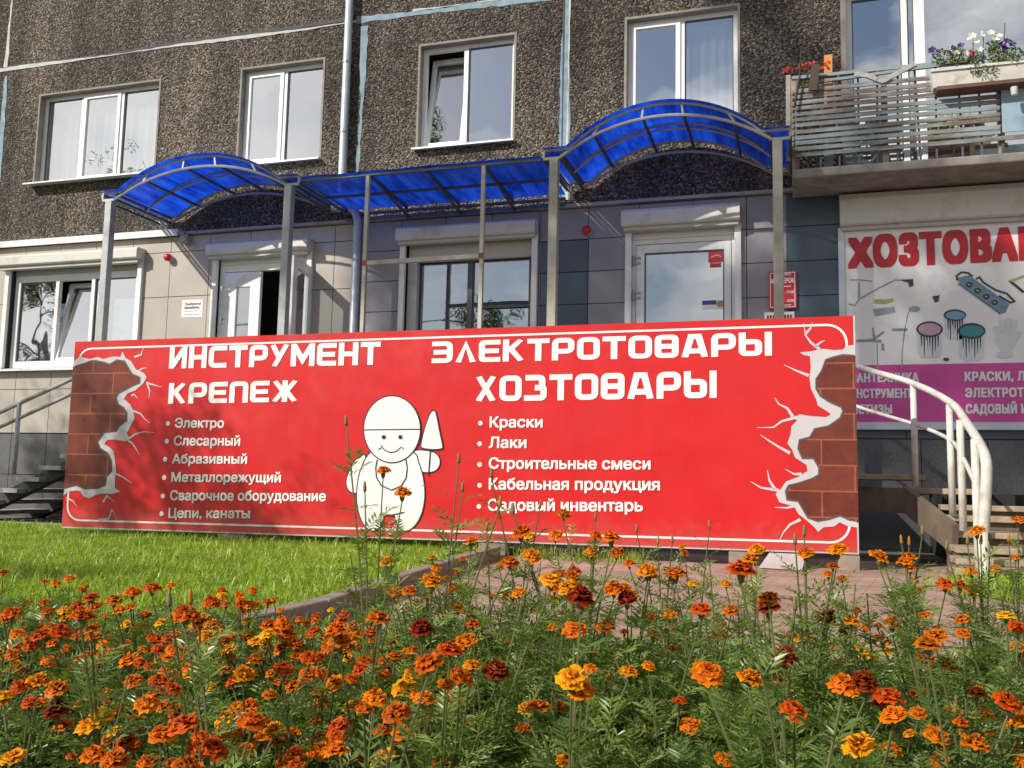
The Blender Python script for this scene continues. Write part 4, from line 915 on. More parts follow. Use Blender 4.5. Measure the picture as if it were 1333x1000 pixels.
for I_, c_, s_ in ((Lin, CL, SL), (Rin, CRr, SR)):
    m = MB(); bpoly(m, I_, c_, s_, -.006); q = m.build('brick_print', BRICKP, bn, local=True)
    m = MB(); bline(m, I_[1:-1], c_, s_, .015, -.0075); m.build('crack_edge_print', M('dark_print_edge', (.10, .07, .07), .4), q, local=True)

# square headline lettering drawn as strokes
def rc(pts, r_, n=4, closed=False):
    o = []; N_ = len(pts)
    for i, p in enumerate(pts):
        if not closed and i in (0, N_-1): o.append(p); continue
        a = pts[i-1]; c = pts[(i+1) % N_]; P = Vector(p); d1 = (Vector(a)-P); d2 = (Vector(c)-P); k = min(r_, d1.length/2, d2.length/2); s, e_ = P+d1.normalized()*k, P+d2.normalized()*k
        for j in range(n+1): t = j/n; o.append(tuple(s*(1-t)**2+P*2*t*(1-t)+e_*t*t))
    return o
def glyph(ch, W=.76, s=.215):
    a = s/2; X, T, r_ = W-a, 1-a, .17; L_ = [(a, 0), (a, 1)]; Rv = [(X, 0), (X, 1)]
    if ch == 'И': return [L_, Rv, [(a+.05, .10), (X-.05, .90)]], W
    if ch == 'Н': return [L_, Rv, [(s, .5), (W-s, .5)]], W
    if ch == 'С': return [rc([(W, T), (a, T), (a, a), (W, a)], r_)], W
    if ch == 'Т': return [[(0, T), (W, T)], [(W/2, 0), (W/2, 1-s)]], W
    if ch == 'Р': return [rc([(a, 0), (a, T), (X, T), (X, .40), (s, .40)], r_)], W
    if ch == 'У': return [[(.10, 1), (W*.52, .36)], [(W-.10, 1), (W*.26, 0)]], W
    if ch == 'М': W = .95; X = W-a; return [L_, [(X, 0), (X, 1)], [(a+.03, .92), (W/2, .28), (X-.03, .92)]], W
    if ch == 'Е': return [rc([(W, T), (a, T), (a, a), (W, a)], .10), [(s, .5), (W-.05, .5)]], W
    if ch == 'К': return [L_, [(s*.9, .47), (W-.14, 1)], [(s*1.3, .56), (W-.12, 0)]], W
    if ch == 'П': return [rc([(a, 0), (a, T), (X, T), (X, 0)], .13)], W
    if ch == 'Ж': W = 1.06; return [[(W/2, 0), (W/2, 1)], [(.13, 1), (W/2-.06, .5), (.13, 0)], [(W-.13, 1), (W/2+.06, .5), (W-.13, 0)]], W
    if ch == 'Э': return [rc([(0, T), (X, T), (X, a), (0, a)], r_), [(.06, .5), (W-s, .5)]], W
    if ch == 'Л': return [[(.12, 0), (W*.5, .96), (W-.12, 0)]], W
    if ch == 'О': return [('c', rc([(a, a), (X, a), (X, T), (a, T)], r_, closed=True))], W
    if ch == 'В': return [('c', rc([(a, a), (X, a), (X, T), (a, T)], .12, closed=True)), [(s, .5), (W-s, .5)]], W
    if ch == 'А': W = .84; return [[(.11, 0), (W*.36, T), (W*.64, T), (W-.11, 0)], [(.24, .27), (W-.24, .27)]], W
    if ch == 'Ы': W = 1.0; X = W-a; return [rc([(a, 1), (a, a), (.60*W, a), (.60*W, .60), (s, .60)], .13), [(X, 0), (X, 1)]], W
    if ch == 'Х': return [[(.13, 0), (W-.13, 1)], [(.13, 1), (W-.13, 0)]], W
    if ch == 'З': return [rc([(.04, T), (X-.05, T), (X-.05, .5), (.36, .5)], .12), rc([(W-s-.02, .5), (X, .5), (X, a), (0, a)], .12)], W
def headline(mb, word, pbl, pbr, ptl):
    A, B_, T_ = bl(*pbl), bl(*pbr), bl(*ptl); h = T_[1]-A[1]
    gl, x = [], 0
    for ch in word: st_, w = glyph(ch); gl.append((st_, x)); x += w+.085
    tot = x-.085; ex = Vector((B_[0]-A[0], 0, B_[1]-A[1]))/tot; ez = Vector((0, 0, h)); o = Vector((A[0], 0, A[1])); asp = ex.length/h
    k = 0
    for st_, x0 in gl:
        for j, pl in enumerate(st_):
            closed = pl[0] == 'c'
            if closed: pl = pl[1]
            y = -.0040-.0007*(j)
            # stroke in glyph space, then mapped, so stems keep their weight
            tmp = MB(); tmp.ribbon([Vector((q[0], 0, q[1])) for q in pl], .215, closed=closed)
            mb.add([o+ex*(v.x+x0)+ez*min(max(v.z, 0), 1)+Vector((0, y, 0)) for v in tmp.v], tmp.f)
for a_ in (('ИНСТРУМЕНТ', (220, 480), (495, 475), (222, 452)), ('КРЕПЕЖ', (219, 526), (388, 523), (220, 499)), ('ЭЛЕКТРОТОВАРЫ', (562, 473), (1005, 463), (562, 445)), ('ХОЗТОВАРЫ', (618, 523), (933, 518), (619, 490))):
    m = MB(); headline(m, *a_); m.build('headline_lettering', WHITE_V, bn, local=True)
for t, u0, u1, v, vt in (('Электро', 228.4, 291.5, 556.6, 544.6), ('Слесарный', 227, 312.5, 579.7, 567.5), ('Абразивный', 224.7, 321.5, 603.2, 591.2), ('Металлорежущий', 223.6, 365.5, 627, 615), ('Сварочное оборудование', 222, 424, 651, 638.6), ('Цепи, канаты', 220, 325.5, 674, 661.6),
                         ('Краски', 638, 706, 556.2, 542.6), ('Лаки', 637, 685, 583, 569), ('Строительные смеси', 637, 846.5, 610, 596), ('Кабельная продукция', 637, 858.6, 637, 622.6), ('Садовый инвентарь', 636, 836.5, 664.6, 650)):
    left = u0 < 400; dv = (u1-u0)*(.008 if left else .006)
    A, B_, T_ = bl(u0, v), bl(u1, v+dv-.3), bl(u0, vt)
    m = MB(); text_on(m, t, A, B_, T_[1]-A[1], .030, -.004)
    q = bl(u0-(9.5 if left else 12.5), v-5.2); r_ = .024 if left else .021; m.poly([(q[0]+r_*math.cos(2*PI*k/14), -.004, q[1]+r_*math.sin(2*PI*k/14)) for k in range(14)]); m.build('list_lettering', WHITE_V, bn, local=True)
# little cartoon builder printed on the banner
CM, SM = (420, 500), 4.545
def closed_sp(pts, n=5):
    o = []; P = [Vector((*p, 0)) for p in pts]; k = len(P)
    for i in range(k):
        a, b_, c, d = P[i-1], P[i], P[(i+1) % k], P[(i+2) % k]
        for j in range(n): t = j/n; q = .5*((2*b_)+(c-a)*t+(2*a-5*b_+4*c-d)*t*t+(3*b_-a-3*c+d)*t**3); o.append((q.x, q.y))
    return o
shapes = [closed_sp([(250, 415), (190, 455), (150, 530), (140, 595), (165, 640), (215, 640), (260, 560)]), closed_sp([(540, 400), (630, 395), (680, 418), (697, 465), (672, 512), (610, 524), (560, 500)]),
          closed_sp([(330, 395), (270, 420), (222, 520), (203, 640), (210, 740), (240, 825), (290, 870), (338, 850), (360, 800), (368, 778), (422, 778), (435, 810), (460, 855), (500, 870), (550, 835), (590, 760), (606, 660), (598, 560), (572, 470), (530, 400)]),
          closed_sp([(655, 158), (634, 182), (606, 260), (585, 350), (590, 378), (650, 388), (700, 384), (712, 370), (692, 270), (672, 172)]), ell(413, 268, 168, 198, 44)]
fl = MB(); ln = MB()
for i, s_ in enumerate(shapes):
    bpoly(fl, s_, CM, SM, -.004-.0016*i); P = [Vector((a, -.0046-.0016*i, b_)) for a, b_ in (bl(CM[0]+x/SM, CM[1]+z/SM) for x, z in s_)]; ln.ribbon(P, .011, closed=True)
Ym = -.0125
for pts in ([(247, 272), (582, 268)], ell(410, 330, 68, 75, 14, R(155), R(25)), [(340, 770), (410, 776), (485, 758)], [(640, 388), (628, 545)], [(332, 388), (350, 378)], [(472, 374), (484, 388)]): bline(ln, pts, CM, SM, .010, Ym)
bline(ln, [(325, 447), (316, 500), (322, 555), (350, 600), (410, 628), (468, 602), (496, 555), (503, 500), (495, 445)], CM, SM, .010, Ym)
for cx in (365, 463): bpoly(ln, ell(cx, 315, 13, 13, 14), CM, SM, Ym)
fl.build('cartoon_builder_print', WHITE_V, bn, local=True); ln.build('cartoon_outline_print', BLACK_V, bn, local=True)
# ================================================================== BALCONY FLOWERS
rnd = random.Random(11)
def leaf_quads(mb, c, n, rad, size, rn, flat=.0):
    for _ in range(n):
        while True:
            p = Vector((rn.uniform(-1, 1), rn.uniform(-1, 1), rn.uniform(-1, 1)))
            if p.length < 1: break
        p = Vector(c)+Vector((p.x*rad[0], p.y*rad[1], p.z*rad[2])); a = Vector((rn.gauss(0, 1), rn.gauss(0, 1), rn.gauss(0, .7))).normalized()*size*rn.uniform(.6, 1.2)
        b_ = a.orthogonal(); b_ = (Matrix.Rotation(rn.uniform(0, 2*PI), 3, a.normalized()) @ b_).normalized()*size*.33
        mb.add([p-a/2, p+b_/2, p+a/2, p-b_/2], ((0, 1, 2, 3),))
def blossom(mb, c, r_, rn, n=5):
    c = Vector(c); nr = Vector((rn.uniform(-.6, .6), -1, rn.uniform(0, .8))).normalized(); u = nr.orthogonal().normalized(); w = nr.cross(u)
    k = len(mb.v); mb.v.append(c-nr*r_*.35); m_ = n*4
    for i in range(m_):
        g_ = 2*PI*i/m_; q = r_*(.86+.16*math.cos(n*g_)); mb.v.append(c+(u*math.cos(g_)+w*math.sin(g_))*q+nr*rn.uniform(-.1, .1)*r_)
    mb.f += [(k, k+1+i, k+1+(i+1) % m_) for i in range(m_)]
PETW = m_leaf('white_petal', (.75, .74, .70), (.82, .82, .78), .3); PETV = m_leaf('violet_petal', (.045, .02, .13), (.09, .035, .20), .2); PETR = m_leaf('red_petal', (.50, .02, .02), (.62, .06, .03), .3); PETK = m_leaf('pink_petal', (.35, .06, .12), (.45, .1, .16), .3)
FOL2 = m_leaf('petunia_leaf', (.07, .13, .02), (.20, .26, .05), .35)
PYF = BY-.12
pA, pB = at(1212, 100, PYF), at(1345, 96, PYF); pz0, pz1 = at(1230, 112, PYF).z, at(1230, 88, PYF).z
pl = thing('flower_box', (pA.x, PYF, pz0), 0, 'white window box on a brown shelf on the balcony railing, planted with petunias', 'flower box')
m = MB(); X0, X1 = pA.x, pA.x+.92
def trough(m, x0, x1, y0, y1, z0, z1, t, th):
    o = [(x0+t, y0+t, z0), (x1-t, y0+t, z0), (x1-t, y1-t, z0), (x0+t, y1-t, z0), (x0, y0, z1), (x1, y0, z1), (x1, y1, z1), (x0, y1, z1), (x0+th, y0+th, z1), (x1-th, y0+th, z1), (x1-th, y1-th, z1), (x0+th, y1-th, z1), (x0+t+th, y0+t+th, z0+.02), (x1-t-th, y0+t+th, z0+.02), (x1-t-th, y1-t-th, z0+.02), (x0+t+th, y1-t-th, z0+.02)]
    f = [(3, 2, 1, 0)]
    for k in (0, 4, 8):
        for i in range(4): f.append((k+i, k+(i+1) % 4, k+4+(i+1) % 4, k+4+i))
    m.add(o, f+[(12, 13, 14, 15)])
trough(m, X0, X1, PYF, PYF+.17, pz0, pz1, .025, .008); m.build('planter', WHITEM, pl, bevel=.004)
m = MB(); m.box(X0-.0, X1+.05, PYF-.012, PYF+.012, pz1-.035, pz1-.012); m.build('rim', WHITEM, pl)
m = MB(); m.box(X0+.04, X1-.04, PYF+.03, PYF+.14, pz0+.03, pz1-.03); m.build('potting_soil', SOIL, pl)
m = MB(); m.box(X0+.05, X1+.15, PYF-.02, PYF+.19, pz0-.045, pz0-.003); sh = tag(m.build('planter_shelf', M('brown_shelf', (.13, .06, .04), .7, var=.2, vs=9), bevel=.004), 'brown wooden shelf carrying the white flower box on the balcony railing', 'shelf')
m = MB(); p = at(1320, 118, PYF); m.lathe((p.x, PYF-.01, p.z), [(0, -.05), (.03, -.05), (.035, .03), (0, .03)], 10); tag(m.build('shelf_clamp', WHITEM), 'small white clamp under the right end of the flower box shelf', 'clamp')
pt = thing('petunia_plant', (X0+.5, PYF+.08, pz1), 0, 'petunias with white and dark violet flowers growing from the balcony flower box', 'flowers')
m = MB(); rn = random.Random(5)
for u, v, n, rd in ((1225, 75, 90, .09), (1245, 72, 120, .10), (1270, 78, 120, .10), (1285, 95, 120, .10), (1300, 72, 140, .11), (1318, 75, 120, .11), (1268, 92, 70, .07), (1292, 60, 60, .07)):
    p = at(u, v, PYF+.03); leaf_quads(m, p, int(n*1.5), (rd, .08, rd), .05, rn)
m.build('foliage', FOL2, pt)
for nm, mt, sp in (('white_flower', PETW, ((1237, 63, .035), (1246, 68, .035), (1266, 46, .04), (1271, 54, .035), (1278, 44, .045), (1290, 42, .04), (1297, 50, .04), (1276, 64, .03), (1258, 69, .03), (1301, 46, .035), (1262, 50, .03))),
                   ('violet_flower', PETV, ((1213, 65, .04), (1221, 66, .025), (1251, 58, .033), (1238, 67, .03), (1305, 57, .045), (1312, 53, .04), (1318, 57, .04), (1308, 63, .04), (1240, 61, .02), (1330, 68, .03))), ('pink_flower', PETK, ((1263, 68, .03), (1268, 70, .025), (1258, 72, .02)))):
    for u, v, r_ in sp:
        m = MB(); blossom(m, at(u, v, PYF-.03), r_*1.1, rn); m.build(nm, mt, pt)
m = MB()
for u, v, u2, v2 in ((1306, 75, 1308, 30), (1280, 80, 1280, 48), (1240, 80, 1240, 62), (1266, 80, 1267, 52)): m.tube([at(u, v, PYF+.02), at(u2, v2, PYF)], .005, 5)
m.build('stem', STEM, pt)
gp = thing('geranium_plant', at(1045, 95, BY+.2), 0, 'red geranium flowers peeping over the left end of the balcony railing', 'flowers')
m = MB(); p = at(1045, 108, BY+.25); leaf_quads(m, p, 160, (.16, .08, .09), .045, rn); m.build('foliage', FOL2, gp)
m = MB()
for u, v in ((1022, 93), (1026, 90), (1030, 92), (1043, 86), (1048, 84), (1053, 83), (1049, 89), (1058, 83), (1064, 88), (1072, 85), (1076, 82)):
    for _ in range(3): blossom(m, at(u, v, BY+.2)+Vector((rn.gauss(0, .015), rn.gauss(0, .02), rn.gauss(0, .012))), .022, rn)
m.build('red_blossoms', PETR, gp)
m = MB(); q = at(1048, 145, BY+.25); m.lathe((q.x, q.y, 4.85), [(0, 0), (.07, 0), (.10, .17), (.09, .17), (.085, .13), (0, .13)], 14); m.build('pot', M('clay_pot', (.30, .12, .06), .8), gp, smooth=False)

# ================================================================== MARIGOLDS
def petal(vs, fs, cs, ang_, r0, r1, w, lift, droop, z0, c_in, c_out, rn, ruf=.15):
    k = len(vs); ca, sa = math.cos(ang_), math.sin(ang_); rows = 4
    for i in range(rows+1):
        t = i/rows; r_ = r0+(r1-r0)*t; hw = w*(.35+.65*math.sin(min(1, t*1.15)*PI*.5))*(1-.25*max(0, t-.8)/.2)
        z = z0+lift*math.sin(t*PI*.5)-droop*t*t
        for j in (-1, 0, 1):
            y = hw*j; zz = z+(abs(j)*-.10+.0)*w+ruf*w*math.sin(t*6+ang_*7+j*1.7)*t+rn.uniform(-.05, .05)*w
            rr = r_-(.12*w if j == 0 and i == rows else 0)
            vs.append(Vector((rr*ca-y*sa, rr*sa+y*ca, zz)))
            e = max(0, min(1, (t-.45)*2.2 if j == 0 else (t-.1)*1.5)); cs.append(tuple(a+(b_-a)*e for a, b_ in zip(c_in, c_out)))
    for i in range(rows):
        for j in range(2): a = k+i*3+j; fs.append((a, a+1, a+4, a+3))
def flower_mesh(kind, seed):
    rn = random.Random(seed); mb = MB(); cs = []
    pal = {'R': ((.19, .011, .004), (.70, .105, .008)), 'O': ((.36, .030, .005), (.86, .21, .011)), 'D': ((.11, .006, .004), (.30, .022, .006)), 'Y': ((.60, .12, .008), (.92, .42, .016))}[kind]
    def c(i): f = rn.uniform(.75, 1.2); return tuple(min(1, x*f) for x in pal[i])
    R0 = .56
    no = rn.choice((8, 9, 10))
    for i in range(no):
        a = 2*PI*i/no+rn.uniform(-.15, .15); petal(mb.v, mb.f, cs, a, .06, R0*rn.uniform(.86, 1.1), .23*rn.uniform(.85, 1.1), .10, rn.uniform(.08, .20), .0, c(0), c(1), rn, .22)
    rings = ((10, .45, .17, .14, .05), (10, .36, .14, .17, .08), (9, .27, .12, .20, .10), (8, .17, .10, .22, .11)) if kind != 'D' else ((12, .48, .17, .16, .07), (12, .42, .15, .22, .12), (11, .34, .13, .27, .17), (10, .24, .12, .30, .20), (8, .13, .10, .32, .21))
    for ring, (n, rr, w, lf, z) in enumerate(rings):
        if kind == 'Y' and ring in (1, 2) and seed % 2: continue
        for i in range(n):
            a = 2*PI*i/n+rn.uniform(-.3, .3)+ring*.4
            petal(mb.v, mb.f, cs, a, .03, rr*rn.uniform(.82, 1.15), w*rn.uniform(.8, 1.15), lf*rn.uniform(.7, 1.25), rn.uniform(-.02, .14), z, c(0), c(1), rn, .34)
    mb.c = cs
    o = mb.build('flower_head', PETAL); me = o.data; bpy.data.objects.remove(o); return me
HEADS = {k: [flower_mesh(k, s_*7+ord(k)) for s_ in range(4)] for k in 'RODY'}
mb = MB(); mb.lathe((0, 0, 0), [(0, -.02), (.16, .0), (.20, .25), (.17, .6), (.13, .95), (.07, 1.08), (0, 1.1)], 9); o = mb.build('flower_bud', BUDM, smooth=True); BUD = o.data; bpy.data.objects.remove(o)
BUDO = m_leaf('orange_bud', (.30, .14, .02), (.55, .22, .02), .1); BUD2 = BUD.copy(); BUD2.materials[0] = BUDO
mb = MB(); mb.lathe((0, 0, 0), [(0, 1.0), (.23, .98), (.20, .55), (.15, .2), (.06, 0)], 9); CALYX = [(v.copy()) for v in mb.v]; CALF = list(mb.f)
def pinnate(mb, p, d, length, np_, lw, rn, curl=.3):
    d = Vector(d).normalized(); side = d.cross(Vector((0, 0, 1)));
    side = side.normalized() if side.length > .05 else Vector((1, 0, 0)); nrm = side.cross(d).normalized(); c = Vector(p); prev = c.copy(); st = length/np_
    for i in range(np_+1):
        t = i/np_; dd = (d-nrm*curl*t+Vector((0, 0, -curl*.5*t))).normalized(); c2 = prev+dd*st
        ll = lw*(.55+.9*math.sin(PI*min(1, .25+t*.75)))
        for s_ in ((-1, 1) if i < np_ else (0,)):
            q = (side*s_*rn.uniform(.75, 1.0)+dd*(.75 if s_ else 1.2)+nrm*rn.uniform(-.15, .45)).normalized(); L2 = ll*rn.uniform(.8, 1.15); wv = q.cross(nrm).normalized()*L2*.115
            mb.add([c2-q*.001, c2+q*L2*.45+wv, c2+q*L2-nrm*L2*.1, c2+q*L2*.45-wv], ((0, 1, 2, 3),))
        w_ = side*.0006; mb.add([prev-w_, prev+w_, c2+w_, c2-w_], ((0, 1, 2, 3),))
        prev = c2
def foliage_mesh(seed):
    rn = random.Random(seed); mb = MB()
    for b_ in range(10):
        a = rn.uniform(0, 2*PI); ln_ = rn.uniform(.6, 1.0); tip = Vector((math.cos(a)*.11*ln_, math.sin(a)*.11*ln_, .235*rn.uniform(.75, 1.1))); n = 9
        for i in range(n):
            t = .18+.82*i/(n-1); p = Vector((tip.x*t**1.3, tip.y*t**1.3, tip.z*t))
            for s_ in (0, 1):
                aa = a+i*1.9+s_*PI+rn.uniform(-.4, .4); el = rn.uniform(.05, .9) if i < n-1 else rn.uniform(.7, 1.4)
                pinnate(mb, p, (math.cos(aa)*math.cos(el), math.sin(aa)*math.cos(el), math.sin(el)), rn.uniform(.042, .075)*(1.1 if i < 6 else .8), rn.choice((4, 5, 5, 6)), rn.uniform(.014, .021), rn)
    o = mb.build('foliage', LEAF); me = o.data; bpy.data.objects.remove(o); return me
FOLS = [foliage_mesh(40+i) for i in range(7)]

A_ = [(45,415,90,'R'),(180,410,65,'R'),(290,385,60,'R'),(350,355,60,'R'),(430,365,75,'R'),(500,335,75,'O'),(575,320,75,'R'),(310,425,120,'R'),(230,485,100,'R'),(150,500,80,'R'),(110,535,80,'R'),(300,480,50,'R'),(480,460,70,'Y'),(540,465,60,'O'),(585,512,80,'R'),(700,420,120,'R'),(800,375,80,'R'),(855,380,40,'R'),(800,460,75,'O'),(940,385,55,'O'),(955,330,45,'O'),(1035,362,38,'O'),(895,340,30,'O'),(1060,435,45,'O'),(1130,440,45,'O'),(1195,428,50,'R'),(1290,430,45,'R'),(660,500,60,'O'),(780,505,90,'O'),(860,505,70,'O'),(930,502,65,'O'),(1000,515,60,'O'),(1080,500,80,'R'),(1060,550,80,'R'),(1120,535,80,'R'),(1240,510,70,'R'),(1290,515,80,'R'),(1190,580,90,'R'),(1250,545,80,'R'),(660,555,90,'O'),(610,590,70,'Y'),(700,590,80,'R'),(690,625,70,'Y'),(790,545,80,'O'),(860,555,80,'Y'),(790,605,70,'Y'),(850,625,80,'O'),(970,590,75,'R'),(1070,628,110,'R'),(340,575,70,'O'),(380,575,50,'R'),(310,620,70,'O'),(490,595,105,'O'),(60,615,70,'O'),(600,670,90,'R'),(650,705,100,'R'),(400,715,60,'O'),(215,790,115,'D'),(305,757,65,'O'),(440,780,75,'O'),(130,690,60,'D'),(335,845,120,'Y'),(255,840,50,'O'),(410,900,105,'R'),(50,955,110,'Y'),(435,970,140,'R'),(270,955,50,'R'),(660,780,80,'R'),(690,840,150,'R'),(780,910,110,'R'),(840,830,90,'Y'),(890,770,70,'O'),(930,800,100,'R'),(880,865,110,'O'),(925,930,90,'O'),(990,885,80,'D'),(1210,760,90,'R'),(1100,870,90,'O'),(1290,850,90,'R'),(1110,950,100,'R'),(1215,930,110,'O'),(1310,670,50,'R'),(1320,590,60,'Y'),(30,440,70,'R'),(420,560,55,'O'),(560,560,50,'O'),(250,550,50,'R'),(20,640,60,'O'),(510,470,55,'O'),(740,470,60,'O'),(1180,640,60,'O'),(960,640,50,'O'),(90,640,50,'D')]
B_ = [(385,205,40,'O'),(400,245,60,'O'),(380,295,110,'O'),(530,145,70,'O'),(720,110,90,'R'),(745,120,60,'Y'),(850,120,70,'O'),(880,40,65,'R'),(1000,120,60,'O'),(1060,130,90,'O'),(985,185,65,'O'),(1080,185,70,'R'),(760,200,95,'O'),(830,290,100,'Y'),(860,270,80,'R'),(920,260,70,'R'),(1195,255,90,'O'),(1290,270,90,'R'),(845,365,70,'Y'),(945,365,130,'D'),(1070,320,90,'O'),(1120,365,90,'D'),(1280,420,80,'O'),(1200,430,70,'O'),(1050,455,60,'D'),(180,435,110,'R'),(50,425,60,'R'),(100,460,60,'O'),(300,425,40,'O'),(325,380,60,'O'),(365,350,50,'O'),(345,480,110,'D'),(35,520,110,'R'),(80,510,80,'O'),(80,575,70,'Y'),(130,600,90,'R'),(235,520,70,'R'),(215,550,60,'O'),(270,585,80,'R'),(220,630,60,'O'),(295,680,100,'Y'),(170,740,120,'O'),(250,770,80,'O'),(90,665,60,'R'),(40,670,50,'R'),(45,850,90,'R'),(205,830,70,'D'),(330,835,90,'R'),(625,640,125,'D'),(480,725,110,'R'),(910,660,140,'Y'),(780,770,115,'R'),(860,770,90,'O'),(890,975,95,'O'),(410,980,75,'R'),(690,355,50,'O'),(480,395,70,'O'),(770,500,70,'R'),(500,535,60,'R'),(500,660,60,'R'),(1080,610,40,'O'),(920,580,70,'R'),(435,530,50,'R'),(10,900,60,'R'),(600,905,40,'D'),(1310,560,60,'D'),(1110,485,45,'R'),(500,210,40,'R'),(640,240,40,'O'),(610,350,40,'O'),(200,-122,72,'O'),(272,-40,84,'O')]
C_ = [(325,175,75,'O'),(45,165,40,'O'),(265,250,130,'R'),(300,215,80,'O'),(20,265,90,'R'),(510,190,90,'O'),(630,175,90,'O'),(595,270,55,'O'),(785,200,90,'O'),(895,205,75,'O'),(1155,105,75,'O'),(1310,65,60,'O'),(915,295,55,'R'),(1035,305,80,'R'),(1090,310,70,'R'),(1140,325,75,'R'),(1135,260,60,'O'),(1225,250,55,'O'),(1300,205,40,'O'),(115,400,100,'R'),(190,455,60,'O'),(370,395,110,'D'),(10,425,60,'O'),(590,440,90,'D'),(740,465,50,'O'),(835,455,85,'O'),(955,425,65,'O'),(500,505,85,'O'),(660,495,70,'D'),(800,515,80,'R'),(715,555,70,'Y'),(820,555,60,'Y'),(970,535,120,'R'),(960,580,80,'R'),(1040,615,90,'D'),(430,590,120,'D'),(140,640,150,'O'),(730,690,135,'D'),(800,750,100,'D'),(75,840,100,'O'),(90,590,50,'R'),(1070,785,100,'R'),(1180,810,110,'O'),(1270,750,120,'R'),(1280,840,70,'O'),(1150,910,130,'R'),(1020,975,100,'R'),(1310,920,60,'O'),(910,645,40,'D'),(1320,600,45,'R'),(1180,860,60,'Y'),(840,350,40,'O'),(700,405,60,'R'),(610,540,60,'R'),(640,620,40,'O'),(900,870,60,'O'),(950,745,40,'O'),(1320,780,70,'R'),(1110,860,60,'R')]
BUDS = [(1, 1235, 155), (1, 1155, 110), (1, 1000, 65), (1, 690, 40), (1, 590, 100), (1, 1290, 150), (2, 147, 95), (2, 505, 125), (2, 470, 155), (2, 950, 120), (2, 808, 238), (2, 872, 155), (2, 900, 160), (2, 1040, 175), (2, 1120, 155), (2, 1170, 155), (2, 1205, 145), (2, 1245, 495), (2, 470, 405), (2, 960, 330), (2, 1275, 145), (2, 455, 480), (1, 1250, 400), (1, 910, 250), (1, 640, 15), (1, 790, 20), (0, 85, 460), (0, 640, 390), (0, 720, 380), (0, 935, 560), (0, 1085, 790), (0, 565, 860), (0, 820, 960), (0, 1280, 955), (1, 35, 955), (1, 1190, 885), (2, 1075, 770), (2, 1265, 945)]
OFFS = ((0, 655), (430, 655), (873, 655)); KS = 2.898
items = []
for off, lst in zip(OFFS, (A_, B_, C_)):
    for x, y, w, k in lst:
        u, v, wp = off[0]+x/KS, off[1]+y/KS, w/KS
        d = min(max(.046*F/wp, .95), 2.45); p = dep(u, v, d)
        while p.z < .20 and d > .9: d *= .96; p = dep(u, v, d)
        while p.z > .60 and d > 1.6 and v > 640: d *= .97; p = dep(u, v, d)
        items.append({'p': p, 'k': k, 'd': wp*d/F, 'u': u, 'v': v})
for o_, x, y in BUDS:
    u, v = OFFS[o_][0]+x/KS, OFFS[o_][1]+y/KS; near = min(items, key=lambda i: (i['u']-u)**2+(i['v']-v)**2)
    d = (near['p']-CAMP).dot(fwd)*1.0; items.append({'p': dep(u, v, d), 'k': 'bud', 'd': .017, 'u': u, 'v': v})
for u, v, d in ((451, 554, 1.95), (597.5, 603, 2.0), (640, 622, 2.0), (475, 640, 1.9), (602, 640, 2.05)):
    items.append({'p': dep(u, v, d), 'k': 'bud', 'd': .016, 'u': u, 'v': v})
rq = random.Random(77)
n0 = len(items)
for i in range(n0):                      # blooms come in tufts: a smaller neighbour beside most of the counted ones
    f = items[i]
    if f['k'] == 'bud' or f['v'] < 700 or rq.random() < (.30 if f['u'] < 760 else .5): continue
    k = rq.choice({'R': 'RRO', 'O': 'OOR', 'D': 'RRO', 'Y': 'OYO'}[f['k']]); p = f['p']+Vector((rq.uniform(-.06, .06), rq.uniform(-.04, .08), rq.uniform(-.06, -.005)))
    if p.z < .16: continue
    q = p-CAMP; dd = q.dot(fwd); items.append({'p': p, 'k': k, 'd': rq.uniform(.022, .038), 'u': 666.5+F*q.dot(RT)/dd, 'v': 500-F*q.dot(UP)/dd, 's': 1.0})
for i in range(330):                     # and scattered ones over the bed
    y = rq.uniform(1.0, 2.45); x = rq.uniform(-1.1*y, .2*y)
    if rq.random() < .6 and x > -.35*y: continue
    z = rq.uniform(.20, .31) if x < -.5*y else rq.uniform(.2, .42); p = Vector((x, y, z)); q = p-CAMP; dd = q.dot(fwd)
    items.append({'p': p, 'k': rq.choice('RRRRRRRRROOOOOY'), 'd': rq.uniform(.020, .036), 'u': 666.5+F*q.dot(RT)/dd, 'v': 500-F*q.dot(UP)/dd, 's': 1.0})
rn = random.Random(21)
plants = []; used = set()
order = sorted(range(len(items)), key=lambda i: items[i]['p'].y)
for i in order:
    if i in used: continue
    c = items[i]['p']; mem = [i]; used.add(i)
    for j in sorted((j for j in order if j not in used), key=lambda j: (items[j]['p'].xy-c.xy).length):
        if (items[j]['p'].xy-c.xy).length > .15 or len(mem) >= 7: break
        mem.append(j); used.add(j)
    cx = sum(items[j]['p'].x for j in mem)/len(mem); cy = sum(items[j]['p'].y for j in mem)/len(mem)
    plants.append((cx+rn.uniform(-.03, .03), cy+rn.uniform(-.01, .06), mem))
for iy in range(16):
    for ix in range(26):
        y = .86+iy*.125+rn.uniform(-.05, .05); x = -1.12*y-.15+ix*.125+rn.uniform(-.05, .05)
        if x > .24*y+.2 or y > (2.35 if x < -1.2 else 2.55): continue
        sparse = y > 1.65 and x > -.55*y
        if sparse and rn.random() < .25: continue
        if min((Vector((x, y))-Vector((a, b_))).length for a, b_, _ in plants) > .095: plants.append((x, y, []))
KN = {'R': 'orange red', 'O': 'orange', 'D': 'dark red', 'Y': 'yellow'}
